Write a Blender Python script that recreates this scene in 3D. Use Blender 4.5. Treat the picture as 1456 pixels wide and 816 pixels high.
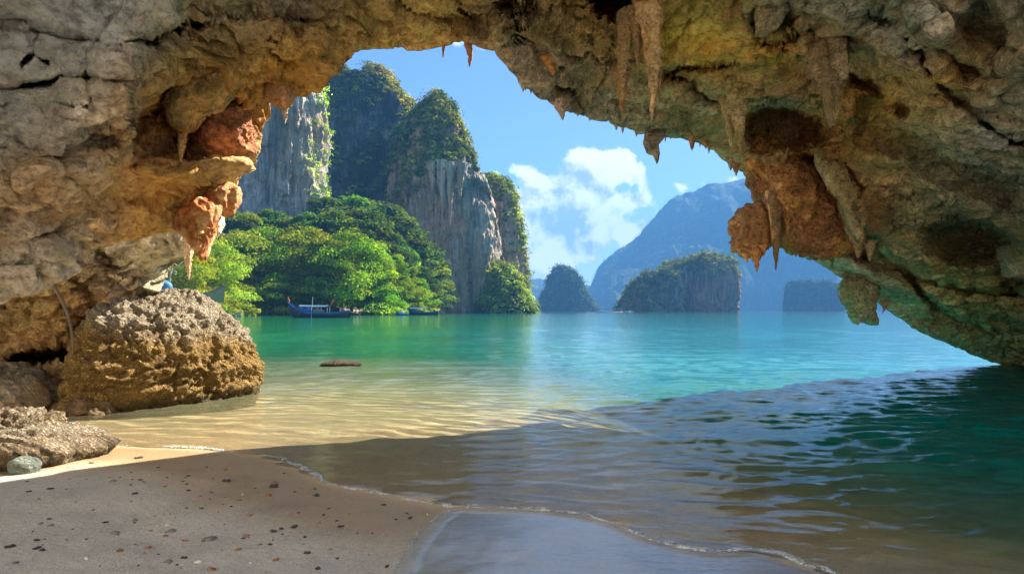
import bpy, math, random
import numpy as np
from math import radians as R

# ---------------------------------------------------------------- scene, camera, light
for o in list(bpy.data.objects): bpy.data.objects.remove(o)
sc = bpy.context.scene
C = sc.collection
rng = np.random.default_rng(7); random.seed(7)
F = 890.0; HY = 442.0; CX = 728.0; CH = 1.5
cam = bpy.data.cameras.new('camera'); camo = bpy.data.objects.new('camera', cam); C.objects.link(camo)
camo.location = (0, 0, CH); camo.rotation_euler = (R(90), 0, 0)
cam.sensor_width = 36; cam.lens = F / 1456 * 36; cam.shift_y = (HY - 408) / 1456
cam.clip_start = 0.05; cam.clip_end = 20000
sc.camera = camo
SUN_A, SUN_E = R(51), R(40.5)          # azimuth to the right of +Y, elevation
sd = (math.cos(SUN_E) * math.sin(SUN_A), math.cos(SUN_E) * math.cos(SUN_A), math.sin(SUN_E))
sun = bpy.data.lights.new('sun', 'SUN'); suno = bpy.data.objects.new('sun', sun); C.objects.link(suno)
sun.energy = 5.0; sun.angle = R(0.5); sun.color = (1.0, 0.93, 0.82)
from mathutils import Vector
suno.rotation_euler = Vector(sd).to_track_quat('Z', 'Y').to_euler()
suno.location = (20, 20, 40)
sc.view_settings.view_transform = 'Standard'; sc.view_settings.look = 'None'
sc.view_settings.gamma = 1; sc.view_settings.use_curve_mapping = False
sc.view_settings.exposure = 1.9
sc.render.engine = 'CYCLES'
cy = sc.cycles
cy.use_denoising = True
try: cy.denoiser = 'OPENIMAGEDENOISE'
except Exception: pass
cy.max_bounces = 7; cy.diffuse_bounces = 4; cy.glossy_bounces = 3; cy.transmission_bounces = 3
cy.transparent_max_bounces = 8; cy.volume_bounces = 0; cy.sample_clamp_indirect = 6
cy.caustics_reflective = False; cy.caustics_refractive = False

# ---------------------------------------------------------------- node helpers
class NT:
    def __init__(s, tree): s.t = tree; s.n = tree.nodes; s.n.clear()
    def __call__(s, typ, ins=None, **kw):
        n = s.n.new(typ)
        for k, v in kw.items(): setattr(n, k, v)
        if ins:
            for k, v in ins.items():
                sock = n.inputs[k]
                if isinstance(v, bpy.types.NodeSocket): s.t.links.new(v, sock)
                elif isinstance(v, bpy.types.Node): s.t.links.new(v.outputs[0], sock)
                else: sock.default_value = v
        return n
    def math(s, op, a, b=0.0, c=None, clamp=False):
        ins = {0: a, 1: b}
        if c is not None: ins[2] = c
        return s('ShaderNodeMath', ins, operation=op, use_clamp=clamp).outputs[0]
    def mix(s, f, a, b, mode='MIX'):
        n = s.n.new('ShaderNodeMix'); n.data_type = 'RGBA'; n.blend_type = mode
        for i, v in ((0, f), (6, a), (7, b)):
            if isinstance(v, bpy.types.NodeSocket): s.t.links.new(v, n.inputs[i])
            else:
                if i > 0 and len(v) == 3: v = (*v, 1)
                n.inputs[i].default_value = v
        return n.outputs[2]
    def noise(s, vec, scale, detail=4, rough=0.55, dist=0.0, lac=2.0):
        n = s('ShaderNodeTexNoise', {'Scale': scale, 'Detail': detail, 'Roughness': rough, 'Distortion': dist, 'Lacunarity': lac})
        if vec is not None: s.t.links.new(vec, n.inputs['Vector'])
        return n.outputs['Fac']
    def ramp(s, f, stops, interp='LINEAR'):
        n = s('ShaderNodeValToRGB', {0: f}); cr = n.color_ramp; cr.interpolation = interp
        while len(cr.elements) < len(stops): cr.elements.new(0.5)
        for e, (p, c) in zip(cr.elements, stops):
            e.position = p; e.color = (c, c, c, 1) if isinstance(c, (int, float)) else (*c, 1)
        return n.outputs[0]
    def scalev(s, vec, v):
        return s('ShaderNodeVectorMath', {0: vec, 1: v}, operation='MULTIPLY').outputs[0]
def new_mat(name):
    m = bpy.data.materials.new(name); m.use_nodes = True
    n = NT(m.node_tree); out = n('ShaderNodeOutputMaterial')
    return m, n, out
def bsdf(n, out, col, rough=0.9, spec=0.25, bump=None, bs=0.5, bd=0.05, **extra):
    ins = {'Base Color': (*col, 1) if isinstance(col, tuple) and len(col) == 3 else col, 'Roughness': rough, 'Specular IOR Level': spec}
    ins.update(extra)
    if bump is not None:
        b = n('ShaderNodeBump', {'Height': bump, 'Strength': bs, 'Distance': bd})
        ins['Normal'] = b.outputs[0]
    p = n('ShaderNodeBsdfPrincipled', ins)
    n.t.links.new(p.outputs[0], out.inputs[0]); return p
def simple(name, col, rough=0.7, spec=0.3, var=0.25, vs=3.0, bump=0.2):
    m, n, out = new_mat(name)
    g = n('ShaderNodeNewGeometry').outputs['Position']
    v = n.noise(g, vs, 5, 0.6)
    c = n.mix(v, tuple(x * (1 - var) for x in col), tuple(min(1, x * (1 + var)) for x in col))
    bsdf(n, out, c, rough, spec, v, bump, 0.05)
    return m

# ---------------------------------------------------------------- world: sky and clouds
w = bpy.data.worlds.new('World'); sc.world = w; w.use_nodes = True
n = NT(w.node_tree); out = n('ShaderNodeOutputWorld')
sky = n('ShaderNodeTexSky', sky_type='NISHITA', sun_disc=False, sun_elevation=SUN_E, sun_rotation=SUN_A, altitude=0, air_density=1.0, dust_density=0.4, ozone_density=2.5)
g = n('ShaderNodeTexCoord').outputs['Generated']
sep = n('ShaderNodeSeparateXYZ', {0: g})
yy = n.math('MAXIMUM', sep.outputs[1], 0.05)
u = n.math('DIVIDE', sep.outputs[0], yy); v = n.math('DIVIDE', sep.outputs[2], yy)
clouds = [(845,240,42,26,1),(885,222,24,20,.9),(900,250,22,20,.7),(790,285,52,34,1.05),(830,305,36,34,1),(768,325,46,46,1),(810,335,42,34,.8),(760,375,60,26,.62),(897,284,26,11,1),(925,318,34,20,.75),
          (905,335,22,14,.6),(985,266,34,13,.62),(1035,262,32,10,.55),(740,240,20,14,.45),(870,370,60,20,.35),(960,330,30,10,.4),(560,240,60,20,.15),(820,-60,300,80,1.5),(840,20,130,50,1.3),(640,-70,160,70,1.3),(1000,60,90,40,1.1),(1120,40,170,60,1.2),(560,-190,260,70,1.3),(1000,-300,400,120,1.5),(300,-500,500,160,1.4),(1500,200,90,40,.7),(100,150,120,40,.7),(1300,300,80,40,.7)]  # clouds hidden behind the roof are added to whiten the water reflections
def cloud_sum(du, dv):
    tot = None
    for cx, cyy, rx, ry, a in clouds:
        uc, vc = (cx - CX) / F + du, (HY - cyy) / F + dv
        a1 = n.math('MULTIPLY', n.math('SUBTRACT', u, uc), F / rx); a2 = n.math('MULTIPLY', n.math('SUBTRACT', v, vc), F / ry)
        d = n.math('ADD', n.math('MULTIPLY', a1, a1), n.math('MULTIPLY', a2, a2))
        e = n.math('MULTIPLY', n.math('EXPONENT', n.math('MULTIPLY', d, -0.85)), a)
        tot = e if tot is None else n.math('ADD', tot, e)
    return tot
uv = n('ShaderNodeCombineXYZ', {0: u, 1: v}).outputs[0]
nz = n.noise(uv, 13.0, 10, 0.62, 0.25)
nz2 = n.noise(n('ShaderNodeVectorMath', {0: uv, 1: (0.012, 0.02, 0)}, operation='ADD').outputs[0], 13.0, 7, 0.58, 0.25)
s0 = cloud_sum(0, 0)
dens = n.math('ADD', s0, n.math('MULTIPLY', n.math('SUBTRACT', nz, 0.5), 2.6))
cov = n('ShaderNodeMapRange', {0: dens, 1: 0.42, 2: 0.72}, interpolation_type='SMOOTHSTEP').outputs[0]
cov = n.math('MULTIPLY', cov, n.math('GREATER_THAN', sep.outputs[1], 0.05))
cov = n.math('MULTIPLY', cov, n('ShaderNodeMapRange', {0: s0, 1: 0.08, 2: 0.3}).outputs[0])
core = n('ShaderNodeMapRange', {0: dens, 1: 0.7, 2: 1.7}).outputs[0]
rel = n.math('MULTIPLY', n.math('SUBTRACT', nz, nz2), 7.0)
shade = n.math('ADD', n.math('SUBTRACT', 1.0, n.math('MULTIPLY', core, 0.55)), rel, clamp=True)
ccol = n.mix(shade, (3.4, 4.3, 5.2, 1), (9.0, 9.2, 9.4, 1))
skyc = n.mix(1.0, sky.outputs[0], (0.76, 0.90, 1.08, 1), 'MULTIPLY')
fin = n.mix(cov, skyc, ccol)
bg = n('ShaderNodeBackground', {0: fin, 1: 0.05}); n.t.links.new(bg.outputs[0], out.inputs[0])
CLOUDMIX = fin

# ---------------------------------------------------------------- geometry helpers
def P(px, py, D):
    px = np.asarray(px, float); py = np.asarray(py, float); D = np.asarray(D, float)
    return np.stack(np.broadcast_arrays((px - CX) / F * D, D, CH + (HY - py) / F * D), -1)
def PG(px, py, z=0.0):
    D = (CH - z) * F / (py - HY); return ((px - CX) / F * D, D)
def _h(ix, iy, iz, s):
    h = (ix.astype(np.uint32) * np.uint32(374761393) + iy.astype(np.uint32) * np.uint32(668265263) + iz.astype(np.uint32) * np.uint32(2147483647 ^ 0x5bd1e995) + np.uint32(s * 1013904223 & 0xffffffff))
    h = (h ^ (h >> np.uint32(13))) * np.uint32(1274126177); h = (h ^ (h >> np.uint32(16))) * np.uint32(2246822519); h ^= h >> np.uint32(15)
    return h.astype(np.float64) / 4294967295.0
def vn(p, s=0):
    i = np.floor(p).astype(np.int64); f = p - i; f = f * f * f * (f * (f * 6 - 15) + 10)
    x, y, z = i[..., 0], i[..., 1], i[..., 2]; r = 0
    for dx in (0, 1):
        wx = f[..., 0] if dx else 1 - f[..., 0]
        for dy in (0, 1):
            wy = f[..., 1] if dy else 1 - f[..., 1]
            for dz in (0, 1):
                wz = f[..., 2] if dz else 1 - f[..., 2]
                r = r + wx * wy * wz * _h(x + dx, y + dy, z + dz, s)
    return r * 2 - 1
_rot = np.array([[0.36, 0.48, -0.8], [-0.8, 0.6, 0], [0.48, 0.64, 0.6]])
def fbm(p, oct=4, gain=0.5, s=0, ridged=False):
    a, t, r = 1.0, 0.0, 0.0
    for k in range(oct):
        q = vn(p, s + k)
        if ridged: q = 1 - 2 * np.abs(q)
        r = r + a * q; t += a; a *= gain; p = p @ _rot.T * 2.03
    return r / t
def sm(x, a, b):
    t = np.clip((x - a) / (b - a), 0, 1); return t * t * (3 - 2 * t)

def tag(o, label=None, cat=None, group=None, kind=None):
    if label: o['label'] = label
    if cat: o['category'] = cat
    if group: o['group'] = group
    if kind: o['kind'] = kind
    return o
def empty(name, loc, rz=0):
    o = bpy.data.objects.new(name, None); C.objects.link(o); o.location = loc; o.rotation_euler = (0, 0, rz); o.empty_display_size = 0.2
    return o
def mkmesh(name, verts, faces, mat, col=None, smooth=True, parent=None, loc=None, mats=None, midx=None):
    verts = np.asarray(verts, np.float32).reshape(-1, 3)
    if loc is not None: verts = verts - np.asarray(loc, np.float32)
    faces = np.asarray(faces)
    me = bpy.data.meshes.new(name)
    nf, k = faces.shape
    me.vertices.add(len(verts)); me.vertices.foreach_set('co', verts.ravel())
    me.loops.add(nf * k); me.loops.foreach_set('vertex_index', faces.astype(np.int32).ravel())
    me.polygons.add(nf)
    me.polygons.foreach_set('loop_start', np.arange(0, nf * k, k, dtype=np.int32))
    me.polygons.foreach_set('use_smooth', np.full(nf, smooth))
    me.materials.append(mat)
    me.update(calc_edges=True)
    if col is not None:
        a = me.color_attributes.new('Col', 'FLOAT_COLOR', 'POINT')
        c = np.ones((len(verts), 4), np.float32); c[:, :3] = col; a.data.foreach_set('color', c.ravel())
    o = bpy.data.objects.new(name, me); C.objects.link(o)
    if loc is not None: o.location = loc
    if parent is not None: o.parent = parent
    return o
def gridfaces(nr, nc, wrap=False):
    i = np.arange(nr - 1)[:, None]; j = np.arange(nc if wrap else nc - 1)[None]
    a = i * nc + j; b = i * nc + (j + 1) % nc
    return np.stack([a, b, b + nc, a + nc], -1).reshape(-1, 4)
def grid_normals(V):
    du = np.gradient(V, axis=1); dv = np.gradient(V, axis=0)
    N = np.cross(du, dv); return N / (np.linalg.norm(N, axis=-1, keepdims=True) + 1e-9)
def rbf(ctrl, vals, q, eps=40.0):
    ctrl = np.asarray(ctrl, float); vals = np.asarray(vals, float)
    if vals.ndim == 1: vals = vals[:, None]
    def phi(a, b):
        d2 = (a[:, None, 0] - b[None, :, 0]) ** 2 + (a[:, None, 1] - b[None, :, 1]) ** 2
        return np.sqrt(d2 + eps * eps)
    m = vals.mean(0); A = phi(ctrl, ctrl); wgt = np.linalg.solve(A - np.eye(len(ctrl)) * 2.0, vals - m)
    out_ = np.empty((len(q), vals.shape[1]))
    for s in range(0, len(q), 60000): out_[s:s + 60000] = phi(q[s:s + 60000], ctrl) @ wgt + m
    return out_
def polydist(q, pts):
    """distance to polyline, signed side"""
    best = np.full(len(q), 1e9); side = np.zeros(len(q)); tt = np.zeros(len(q))
    pts = np.asarray(pts, float); ns = len(pts) - 1
    for k in range(ns):
        a, b = pts[k], pts[k + 1]; ab = b - a; L2 = ab @ ab + 1e-9
        t = np.clip(((q - a) @ ab) / L2, 0, 1); pr = a + t[:, None] * ab
        d = np.hypot(*(q - pr).T); s = np.sign(ab[0] * (q[:, 1] - a[1]) - ab[1] * (q[:, 0] - a[0]))
        m = d < best; best[m] = d[m]; side[m] = s[m]; tt[m] = (k + t[m]) / ns
    return best, side, tt
def resample(pts, nn, cols=None):
    pts = np.asarray(pts, float); d = np.r_[0, np.cumsum(np.hypot(*np.diff(pts[:, :2], axis=0).T))]
    t = np.linspace(0, d[-1], nn); return np.stack([np.interp(t, d, pts[:, k]) for k in range(pts.shape[1])], 1)

# ---------------------------------------------------------------- materials
def rock_mat(name, sc_=1.0, bump=0.9, tint=(1, 1, 1), pit=0.3, dark=0.45):
    m, n, out = new_mat(name)
    pos = n('ShaderNodeNewGeometry').outputs['Position']
    base = n('ShaderNodeVertexColor', layer_name='Col').outputs[0]
    wob = n.noise(pos, 1.3 * sc_, 4, 0.6)
    a = n.noise(pos, 2.2 * sc_, 10, 0.72, 0.6)
    b = n.noise(pos, 14 * sc_, 8, 0.7)
    st = n.noise(n.scalev(pos, (2.2 * sc_, 2.2 * sc_, 9 * sc_)), 1.0, 6, 0.65, 1.2)
    vo = n('ShaderNodeTexVoronoi', {'Vector': pos, 'Scale': 26 * sc_, 'Detail': 2.0}).outputs['Distance']
    f1 = n.ramp(a, [(0.32, dark * .75), (0.46, .9), (0.56, 1.1), (0.68, 1.6)])
    f2 = n.ramp(b, [(0.34, 0.35), (0.5, 1.0), (0.66, 1.65)])
    f3 = n.ramp(st, [(0.32, 0.62), (0.5, 1.0), (0.7, 1.25)])
    c = n.mix(1.0, base, f1, 'MULTIPLY'); c = n.mix(0.85, c, f2, 'MULTIPLY'); c = n.mix(0.8, c, f3, 'MULTIPLY')
    ocr = n.ramp(n.noise(pos, 0.9 * sc_, 8, 0.68, 1.0), [(0.52, 0.0), (0.66, 0.55)])
    c = n.mix(ocr, c, (0.34, 0.17, 0.05, 1))
    al = n.ramp(n.noise(n.scalev(pos, (1.2, 1.2, 1.2)), 1.1 * sc_, 9, 0.7, 0.4), [(0.50, 0.0), (0.62, 0.55)])
    up = n.ramp(b, [(0.4, 0.0), (0.6, 1.0)])
    c = n.mix(n.math('MULTIPLY', al, up), c, (0.17, 0.16, 0.035, 1))
    c = n.mix(1.0, c, tuple(2.5 * x for x in tint) + (1,), 'MULTIPLY')
    h = n.math('ADD', n.math('MULTIPLY', a, 1.6), n.math('ADD', n.math('MULTIPLY', b, 0.55), n.math('MULTIPLY', st, 1.0)))
    h = n.math('ADD', h, n.math('MULTIPLY', vo, pit))
    h = n.math('ADD', h, n.math('MULTIPLY', n.noise(pos, 55 * sc_, 5, 0.75), 0.35))
    bsdf(n, out, c, 0.8, 0.3, h, 1.0, 0.15 / sc_)
    return m
M_cave = rock_mat('cave_limestone', 1.0)
M_stal = rock_mat('dripstone', 2.2, 0.8, (1, 1, 1), 0.2)
def barnacle_mat():
    m, n, out = new_mat('barnacled_rock')
    pos = n('ShaderNodeNewGeometry').outputs['Position']
    base = n('ShaderNodeVertexColor', layer_name='Col').outputs[0]
    vo = n('ShaderNodeTexVoronoi', {'Vector': pos, 'Scale': 24.0, 'Detail': 1.5, 'Randomness': 1.0})
    d = vo.outputs['Distance']; a = n.noise(pos, 6, 10, 0.75, 0.3); b = n.noise(pos, 30, 6, 0.75)
    c = n.mix(1.0, base, n.ramp(d, [(0.0, 1.5), (0.35, 0.95), (0.7, 0.35)]), 'MULTIPLY')
    c = n.mix(0.9, c, n.ramp(a, [(0.34, 0.3), (0.5, 1.0), (0.66, 1.35)]), 'MULTIPLY')
    c = n.mix(0.7, c, n.ramp(b, [(0.34, 0.5), (0.5, 1.0), (0.7, 1.5)]), 'MULTIPLY')
    zz = n.math('ADD', n('ShaderNodeSeparateXYZ', {0: pos}).outputs[2], n.math('MULTIPLY', n.noise(pos, 2.5, 4, 0.6), 0.22))
    c = n.mix(n('ShaderNodeMapRange', {0: zz, 1: 0.16, 2: 0.30, 3: 0.75, 4: 0.0}).outputs[0], c, (0.045, 0.04, 0.022, 1))
    h = n.math('ADD', n.math('MULTIPLY', d, -1.0), n.math('ADD', n.math('MULTIPLY', a, 2.0), n.math('MULTIPLY', b, 0.8)))
    bsdf(n, out, c, 0.85, 0.25, h, 1.0, 0.05); return m
M_barn = barnacle_mat()
def cliff_mat(name, pale=(0.42, 0.39, 0.35), dark=(0.07, 0.085, 0.09), orange=(0.5, 0.24, 0.10), amt=0.5, of=0.55, wlo=0.60, green=0.0, str_=0.35):
    m, n, out = new_mat(name)
    pos = n('ShaderNodeNewGeometry').outputs['Position']
    sx = 0.045
    s1 = n.noise(n.scalev(pos, (sx, sx, sx * 0.16)), 1.0, 9, 0.66, 0.8)
    s2 = n.noise(n.scalev(pos, (sx * 4, sx * 4, sx * 0.35)), 1.0, 8, 0.7, 0.6)
    s3 = n.noise(n.scalev(pos, (0.02, 0.02, 0.012)), 1.0, 8, 0.62, 0.6)
    c = n.mix(n.ramp(s1, [(0.5 - amt * 0.2, 0.0), (0.62 - amt * 0.1, 1.0)]), (*dark, 1), (*pale, 1))
    c = n.mix(n.math('MULTIPLY', n.ramp(s3, [(of, 0.0), (of + 0.09, 0.9)]), n.ramp(s2, [(0.38, 0.2), (0.6, 1.0)])), c, (*orange, 1))
    c = n.mix(n.ramp(s2, [(wlo, 0.0), (wlo + 0.10, 0.75)]), c, (0.62, 0.58, 0.52, 1))
    c = n.mix(0.9, c, n.ramp(s2, [(0.30, str_), (0.5, 1.0), (0.7, 1.2)]), 'MULTIPLY')
    if green:
        gg = n.noise(pos, 0.035, 10, 0.75)
        c = n.mix(n.math('MULTIPLY', n.ramp(gg, [(0.42, 0.0), (0.5, 1.0)]), green), c, (0.035, 0.06, 0.02, 1))
    s4 = n.noise(n.scalev(pos, (0.55, 0.55, 0.035)), 1.0, 6, 0.65, 0.8)
    c = n.mix(0.85, c, n.ramp(s4, [(0.36, 0.45), (0.5, 1.0), (0.62, 1.35)]), 'MULTIPLY')
    h = n.math('ADD', n.math('MULTIPLY', s1, 2.0), n.math('ADD', n.math('ADD', s2, n.math('MULTIPLY', s4, 0.5)), n.noise(pos, 0.25, 8, 0.7)))
    bsdf(n, out, c, 0.95, 0.1, h, 1.0, 6.0)
    return m
def leaf_mat(name, a, b, trans=0.45, vs=0.15):
    m, n, out = new_mat(name)
    pos = n('ShaderNodeNewGeometry').outputs['Position']
    vc = n('ShaderNodeVertexColor', layer_name='Col').outputs[0]
    oi = n('ShaderNodeObjectInfo').outputs['Random']
    f = n.noise(pos, vs, 4, 0.6)
    c = n.mix(n.ramp(f, [(0.35, 0.0), (0.65, 1.0)]), (*a, 1), (*b, 1))
    c = n.mix(1.0, c, vc, 'MULTIPLY')
    hs = n('ShaderNodeHueSaturation', {'Hue': n.math('ADD', n.math('MULTIPLY', oi, 0.05), 0.475), 'Value': n.math('ADD', n.math('MULTIPLY', oi, 0.5), 0.78), 'Color': c})
    d = n('ShaderNodeBsdfDiffuse', {0: hs.outputs[0]}); t = n('ShaderNodeBsdfTranslucent', {0: n.mix(1.0, hs.outputs[0], (1.5, 1.35, 0.7, 1), 'MULTIPLY')})
    mx = n('ShaderNodeMixShader', {0: trans, 1: d.outputs[0], 2: t.outputs[0]})
    n.t.links.new(mx.outputs[0], out.inputs[0]); return m
M_leaf = leaf_mat('tree_leaves', (0.15, 0.27, 0.02), (0.28, 0.39, 0.03), 0.5)
M_leafy = leaf_mat('yellow_green_leaves', (0.20, 0.28, 0.025), (0.30, 0.36, 0.035))
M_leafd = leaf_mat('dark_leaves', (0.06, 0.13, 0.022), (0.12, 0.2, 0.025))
M_scrub = leaf_mat('cliff_scrub', (0.06, 0.12, 0.02), (0.24, 0.27, 0.03), 0.35, 0.03)
M_scrubfar = leaf_mat('far_scrub', (0.035, 0.075, 0.02), (0.08, 0.12, 0.025), 0.25, 0.01)
M_bark = simple('bark', (0.16, 0.12, 0.085), 0.9, 0.1, 0.4, 2.0)
M_palebark = simple('pale_bark', (0.45, 0.38, 0.30), 0.9, 0.1, 0.3, 4.0)

# ---------------------------------------------------------------- terrain, sand, water
shore = [PG(-700, 640), PG(-200, 650), PG(20, 655), PG(80, 628), PG(160, 634), PG(235, 637), PG(330, 643), PG(375, 647), PG(430, 664), PG(462, 686), PG(520, 697), PG(580, 709),
         PG(640, 719), PG(700, 720), PG(770, 724), PG(830, 731), PG(870, 742), PG(930, 766), PG(990, 781), PG(1030, 783), PG(1070, 778), PG(1110, 788), PG(1180, 812), PG(1260, 850), PG(1400, 900), PG(1700, 980), (4.5, 0.5), (10, -6), (40, -20)]
shore = np.array([(-30, 7.2)] + shore)
def inpoly(x, y, poly):
    r = np.zeros(np.shape(x), bool); px, py = zip(*poly); j = len(poly) - 1
    for i in range(len(poly)):
        c = ((py[i] > y) != (py[j] > y)) & (x < (px[j] - px[i]) * (y - py[i]) / (py[j] - py[i] + 1e-12) + px[i]); r ^= c; j = i
    return r
def sdist(x, y):
    """signed distance to the near shoreline, + seaward"""
    q = np.stack([np.ravel(x), np.ravel(y)], 1); d, s, t = polydist(q, shore)
    s = np.where(inpoly(q[:, 0], q[:, 1], [tuple(p) for p in shore] + [(40, -6000), (-6000, -6000), (-6000, 7.2)]), -1.0, 1.0)
    return (d * s).reshape(np.shape(x))      # seaward positive
far_shore = np.array([(-120, 60), (-70, 52), (-52, 62), (-60, 110), (-84, 190), (-82, 205), (-60, 222), (-38, 240), (-34, 262), (-40, 330), (-40, 400)])
def farshore_d(x, y):
    q = np.stack([np.ravel(x), np.ravel(y)], 1); d, s, t = polydist(q, far_shore)
    s = np.where(inpoly(q[:, 0], q[:, 1], [tuple(p) for p in far_shore] + [(-40, 900), (-900, 900), (-900, 60)]), 1.0, -1.0)
    return (d * s).reshape(np.shape(x))      # + = landward (left)
_a, _b = np.array(PG(330, 643)), np.array(PG(1180, 812)); _n = np.array([-(_b - _a)[1], (_b - _a)[0]]); _n /= np.linalg.norm(_n)
def ground_z(x, y):
    s = sdist(x, y)
    d1 = (x - _a[0]) * _n[0] + (y - _a[1]) * _n[1]; d2 = y - 6.95; hh = np.clip(0.5 + 0.5 * (d1 - d2) / 2.5, 0, 1)
    ss = d2 * (1 - hh) + d1 * hh + 1.2 * hh * (1 - hh)                    # smooth shoreline farther out
    kk = sm(s, 0.25, 1.6); s = np.where(s > 0, s * (1 - kk) + np.maximum(ss, 0.2) * kk, s)
    wet = (0.05 + 0.11 * sm(x - 0.25 * np.maximum(6 - y, 0), 0.6, 4.5)) * s + 0.0022 * np.maximum(s - 3, 0) ** 2
    z = np.where(s > 0, -wet, 0.055 * (-s) + 0.0)
    z = np.where(s < 0, np.minimum(-s * 0.055, 0.45 + (-s) * 0.01), z)
    z = np.maximum(z, -9.0)
    xf = np.stack([x, y, np.zeros_like(x)], -1)
    fz = np.clip(np.abs(s) / 1.6, 0.05, 1)
    z = z + (0.03 * vn(xf * 0.8, 3) + 0.012 * vn(xf * 3, 4) + 0.008 * fbm(xf * 9, 3, s=6)) * fz
    # landing on the far left shore
    fl = farshore_d(x, y)
    bank = np.where(fl > 0, np.minimum(fl * 0.16, 2.2) + np.maximum(fl - 14, 0) * 0.30, -0.25 * -fl)
    land = np.clip(bank, -9, 75)
    m = (y > 30)
    z = np.where(m, np.maximum(z, land), z)
    return z
# near bank behind the boulder, for the beached canoe
nr, ncol = 520, 620
th = np.linspace(R(-92), R(92), ncol)[None]; rr = np.r_[0.4, np.geomspace(1.6, 60, 330), np.geomspace(61, 5000, nr - 331)][:, None]
X = np.sin(th) * rr; Y = np.cos(th) * rr
Z = ground_z(X, Y)
# canoe bank
Z = np.where(Z > -50, np.maximum(Z, 2.6 - 0.11 * ((X + 33.5) ** 2 * 1.0 + (Y - 62) ** 2 * 0.45)), Z)
farm = sm(rr, 1500, 2500)
Z = Z * 1.0
V = np.stack([X, Y, Z], -1)
# sand zones: wet film, damp band, grey dry sand
film = [PG(640, 722), PG(612, 745), PG(590, 772), PG(572, 800), PG(560, 830), PG(560, 1000), PG(1500, 1000), PG(1260, 852), PG(1180, 813), PG(1070, 780), PG(1000, 783), PG(930, 767), PG(860, 738), PG(770, 725)]
S = sdist(X, Y)
pn = np.stack([X, Y, 0 * X], -1)
wob = 0.06 * fbm(pn * 2.5, 3)
inf = inpoly(X + wob, Y + wob, film).astype(float)
fd = polydist(np.stack([X.ravel() , Y.ravel()], 1), film + [film[0]])[0].reshape(X.shape)
wetm = np.clip(np.where(inf > 0, 0.35 + fd * 5, 0), 0, 1)
damp = sm(S + 0.25 * fbm(pn * 0.9, 3), -1.35, -0.55) * (1 - sm(S, -0.2, 0.12))
goldm = sm(Y + 0.35 * X + 0.4 * fbm(pn * 1.2, 3), 3.4, 5.4)
colm = np.stack([wetm, damp, goldm], -1).reshape(-1, 3)
def sand_mat():
    m, n, out = new_mat('beach_sand')
    pos = n('ShaderNodeNewGeometry').outputs['Position']
    at = n('ShaderNodeSeparateColor', {0: n('ShaderNodeVertexColor', layer_name='Col').outputs[0]})
    wet, dmp, gold = at.outputs[0], at.outputs[1], at.outputs[2]
    g1 = n.noise(pos, 2.0, 8, 0.65); g2 = n.noise(pos, 160, 3, 0.8); g3 = n.noise(pos, 30, 6, 0.7)
    c = n.mix(gold, (0.66, 0.59, 0.51, 1), (0.70, 0.50, 0.27, 1))
    c = n.mix(n.math('MULTIPLY', dmp, 0.85), c, (0.30, 0.20, 0.10, 1))
    c = n.mix(n.math('MULTIPLY', wet, 0.8), c, (0.20, 0.18, 0.16, 1))
    c = n.mix(0.7, c, n.ramp(g1, [(0.3, 0.72), (0.5, 1.0), (0.7, 1.15)]), 'MULTIPLY')
    gr = n.ramp(g2, [(0.34, 0.25), (0.47, 1.0), (0.62, 1.1), (0.74, 1.6)])
    c = n.mix(n.math('SUBTRACT', 0.95, n.math('MULTIPLY', n.math('MAXIMUM', wet, dmp), 0.75)), c, gr, 'MULTIPLY')
    c = n.mix(0.5, c, n.ramp(g3, [(0.3, 0.75), (0.5, 1.0), (0.7, 1.15)]), 'MULTIPLY')
    back = n('ShaderNodeMapRange', {0: n('ShaderNodeSeparateXYZ', {0: pos}).outputs[1], 1: 2.5, 2: 0.0}).outputs[0]
    c = n.mix(back, c, (0.62, 0.52, 0.38, 1))  # out-of-view sand recoloured to bounce light into the cave
    # distant shore turns to soil and stone
    sp = n('ShaderNodeSeparateXYZ', {0: pos})
    far = n('ShaderNodeMapRange', {0: sp.outputs[1], 1: 50, 2: 80}).outputs[0]
    veg = n('ShaderNodeMapRange', {0: sp.outputs[2], 1: 1.3, 2: 2.2}).outputs[0]
    c2 = n.mix(veg, n.mix(n.noise(pos, 0.8, 6, 0.7), (0.2, 0.16, 0.12, 1), (0.6, 0.5, 0.4, 1)), (0.05, 0.06, 0.025, 1))
    c = n.mix(far, c, c2)
    dry = n.math('SUBTRACT', 1.0, n.math('MAXIMUM', wet, n.math('MULTIPLY', dmp, 0.8)))
    hh = n.math('ADD', n.math('MULTIPLY', g2, n.math('MULTIPLY', dry, 0.35)), n.math('MULTIPLY', n.math('ADD', n.math('MULTIPLY', n.noise(pos, 7, 5, 0.6, 0.6), 1.6), g3), n.math('ADD', n.math('MULTIPLY', dry, 1.0), 0.03)))
    rip = n.noise(n.scalev(pos, (7, 20, 1)), 1.0, 6, 0.65, 1.6)
    hh = n.math('ADD', hh, n.math('MULTIPLY', rip, n.math('ADD', 0.02, n.math('MULTIPLY', wet, 0.10))))
    ro = n.math('SUBTRACT', 0.9, n.math('ADD', n.math('MULTIPLY', wet, 0.82), n.math('MULTIPLY', dmp, 0.42), clamp=True), clamp=True)
    bsdf(n, out, c, n.math('MAXIMUM', ro, 0.08), n.math('ADD', 0.2, n.math('MULTIPLY', wet, 0.8)), hh, 0.8, 0.03)
    return m
seabed = mkmesh('ground', V, gridfaces(nr, ncol), sand_mat(), colm)
tag(seabed, kind='structure')

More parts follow.
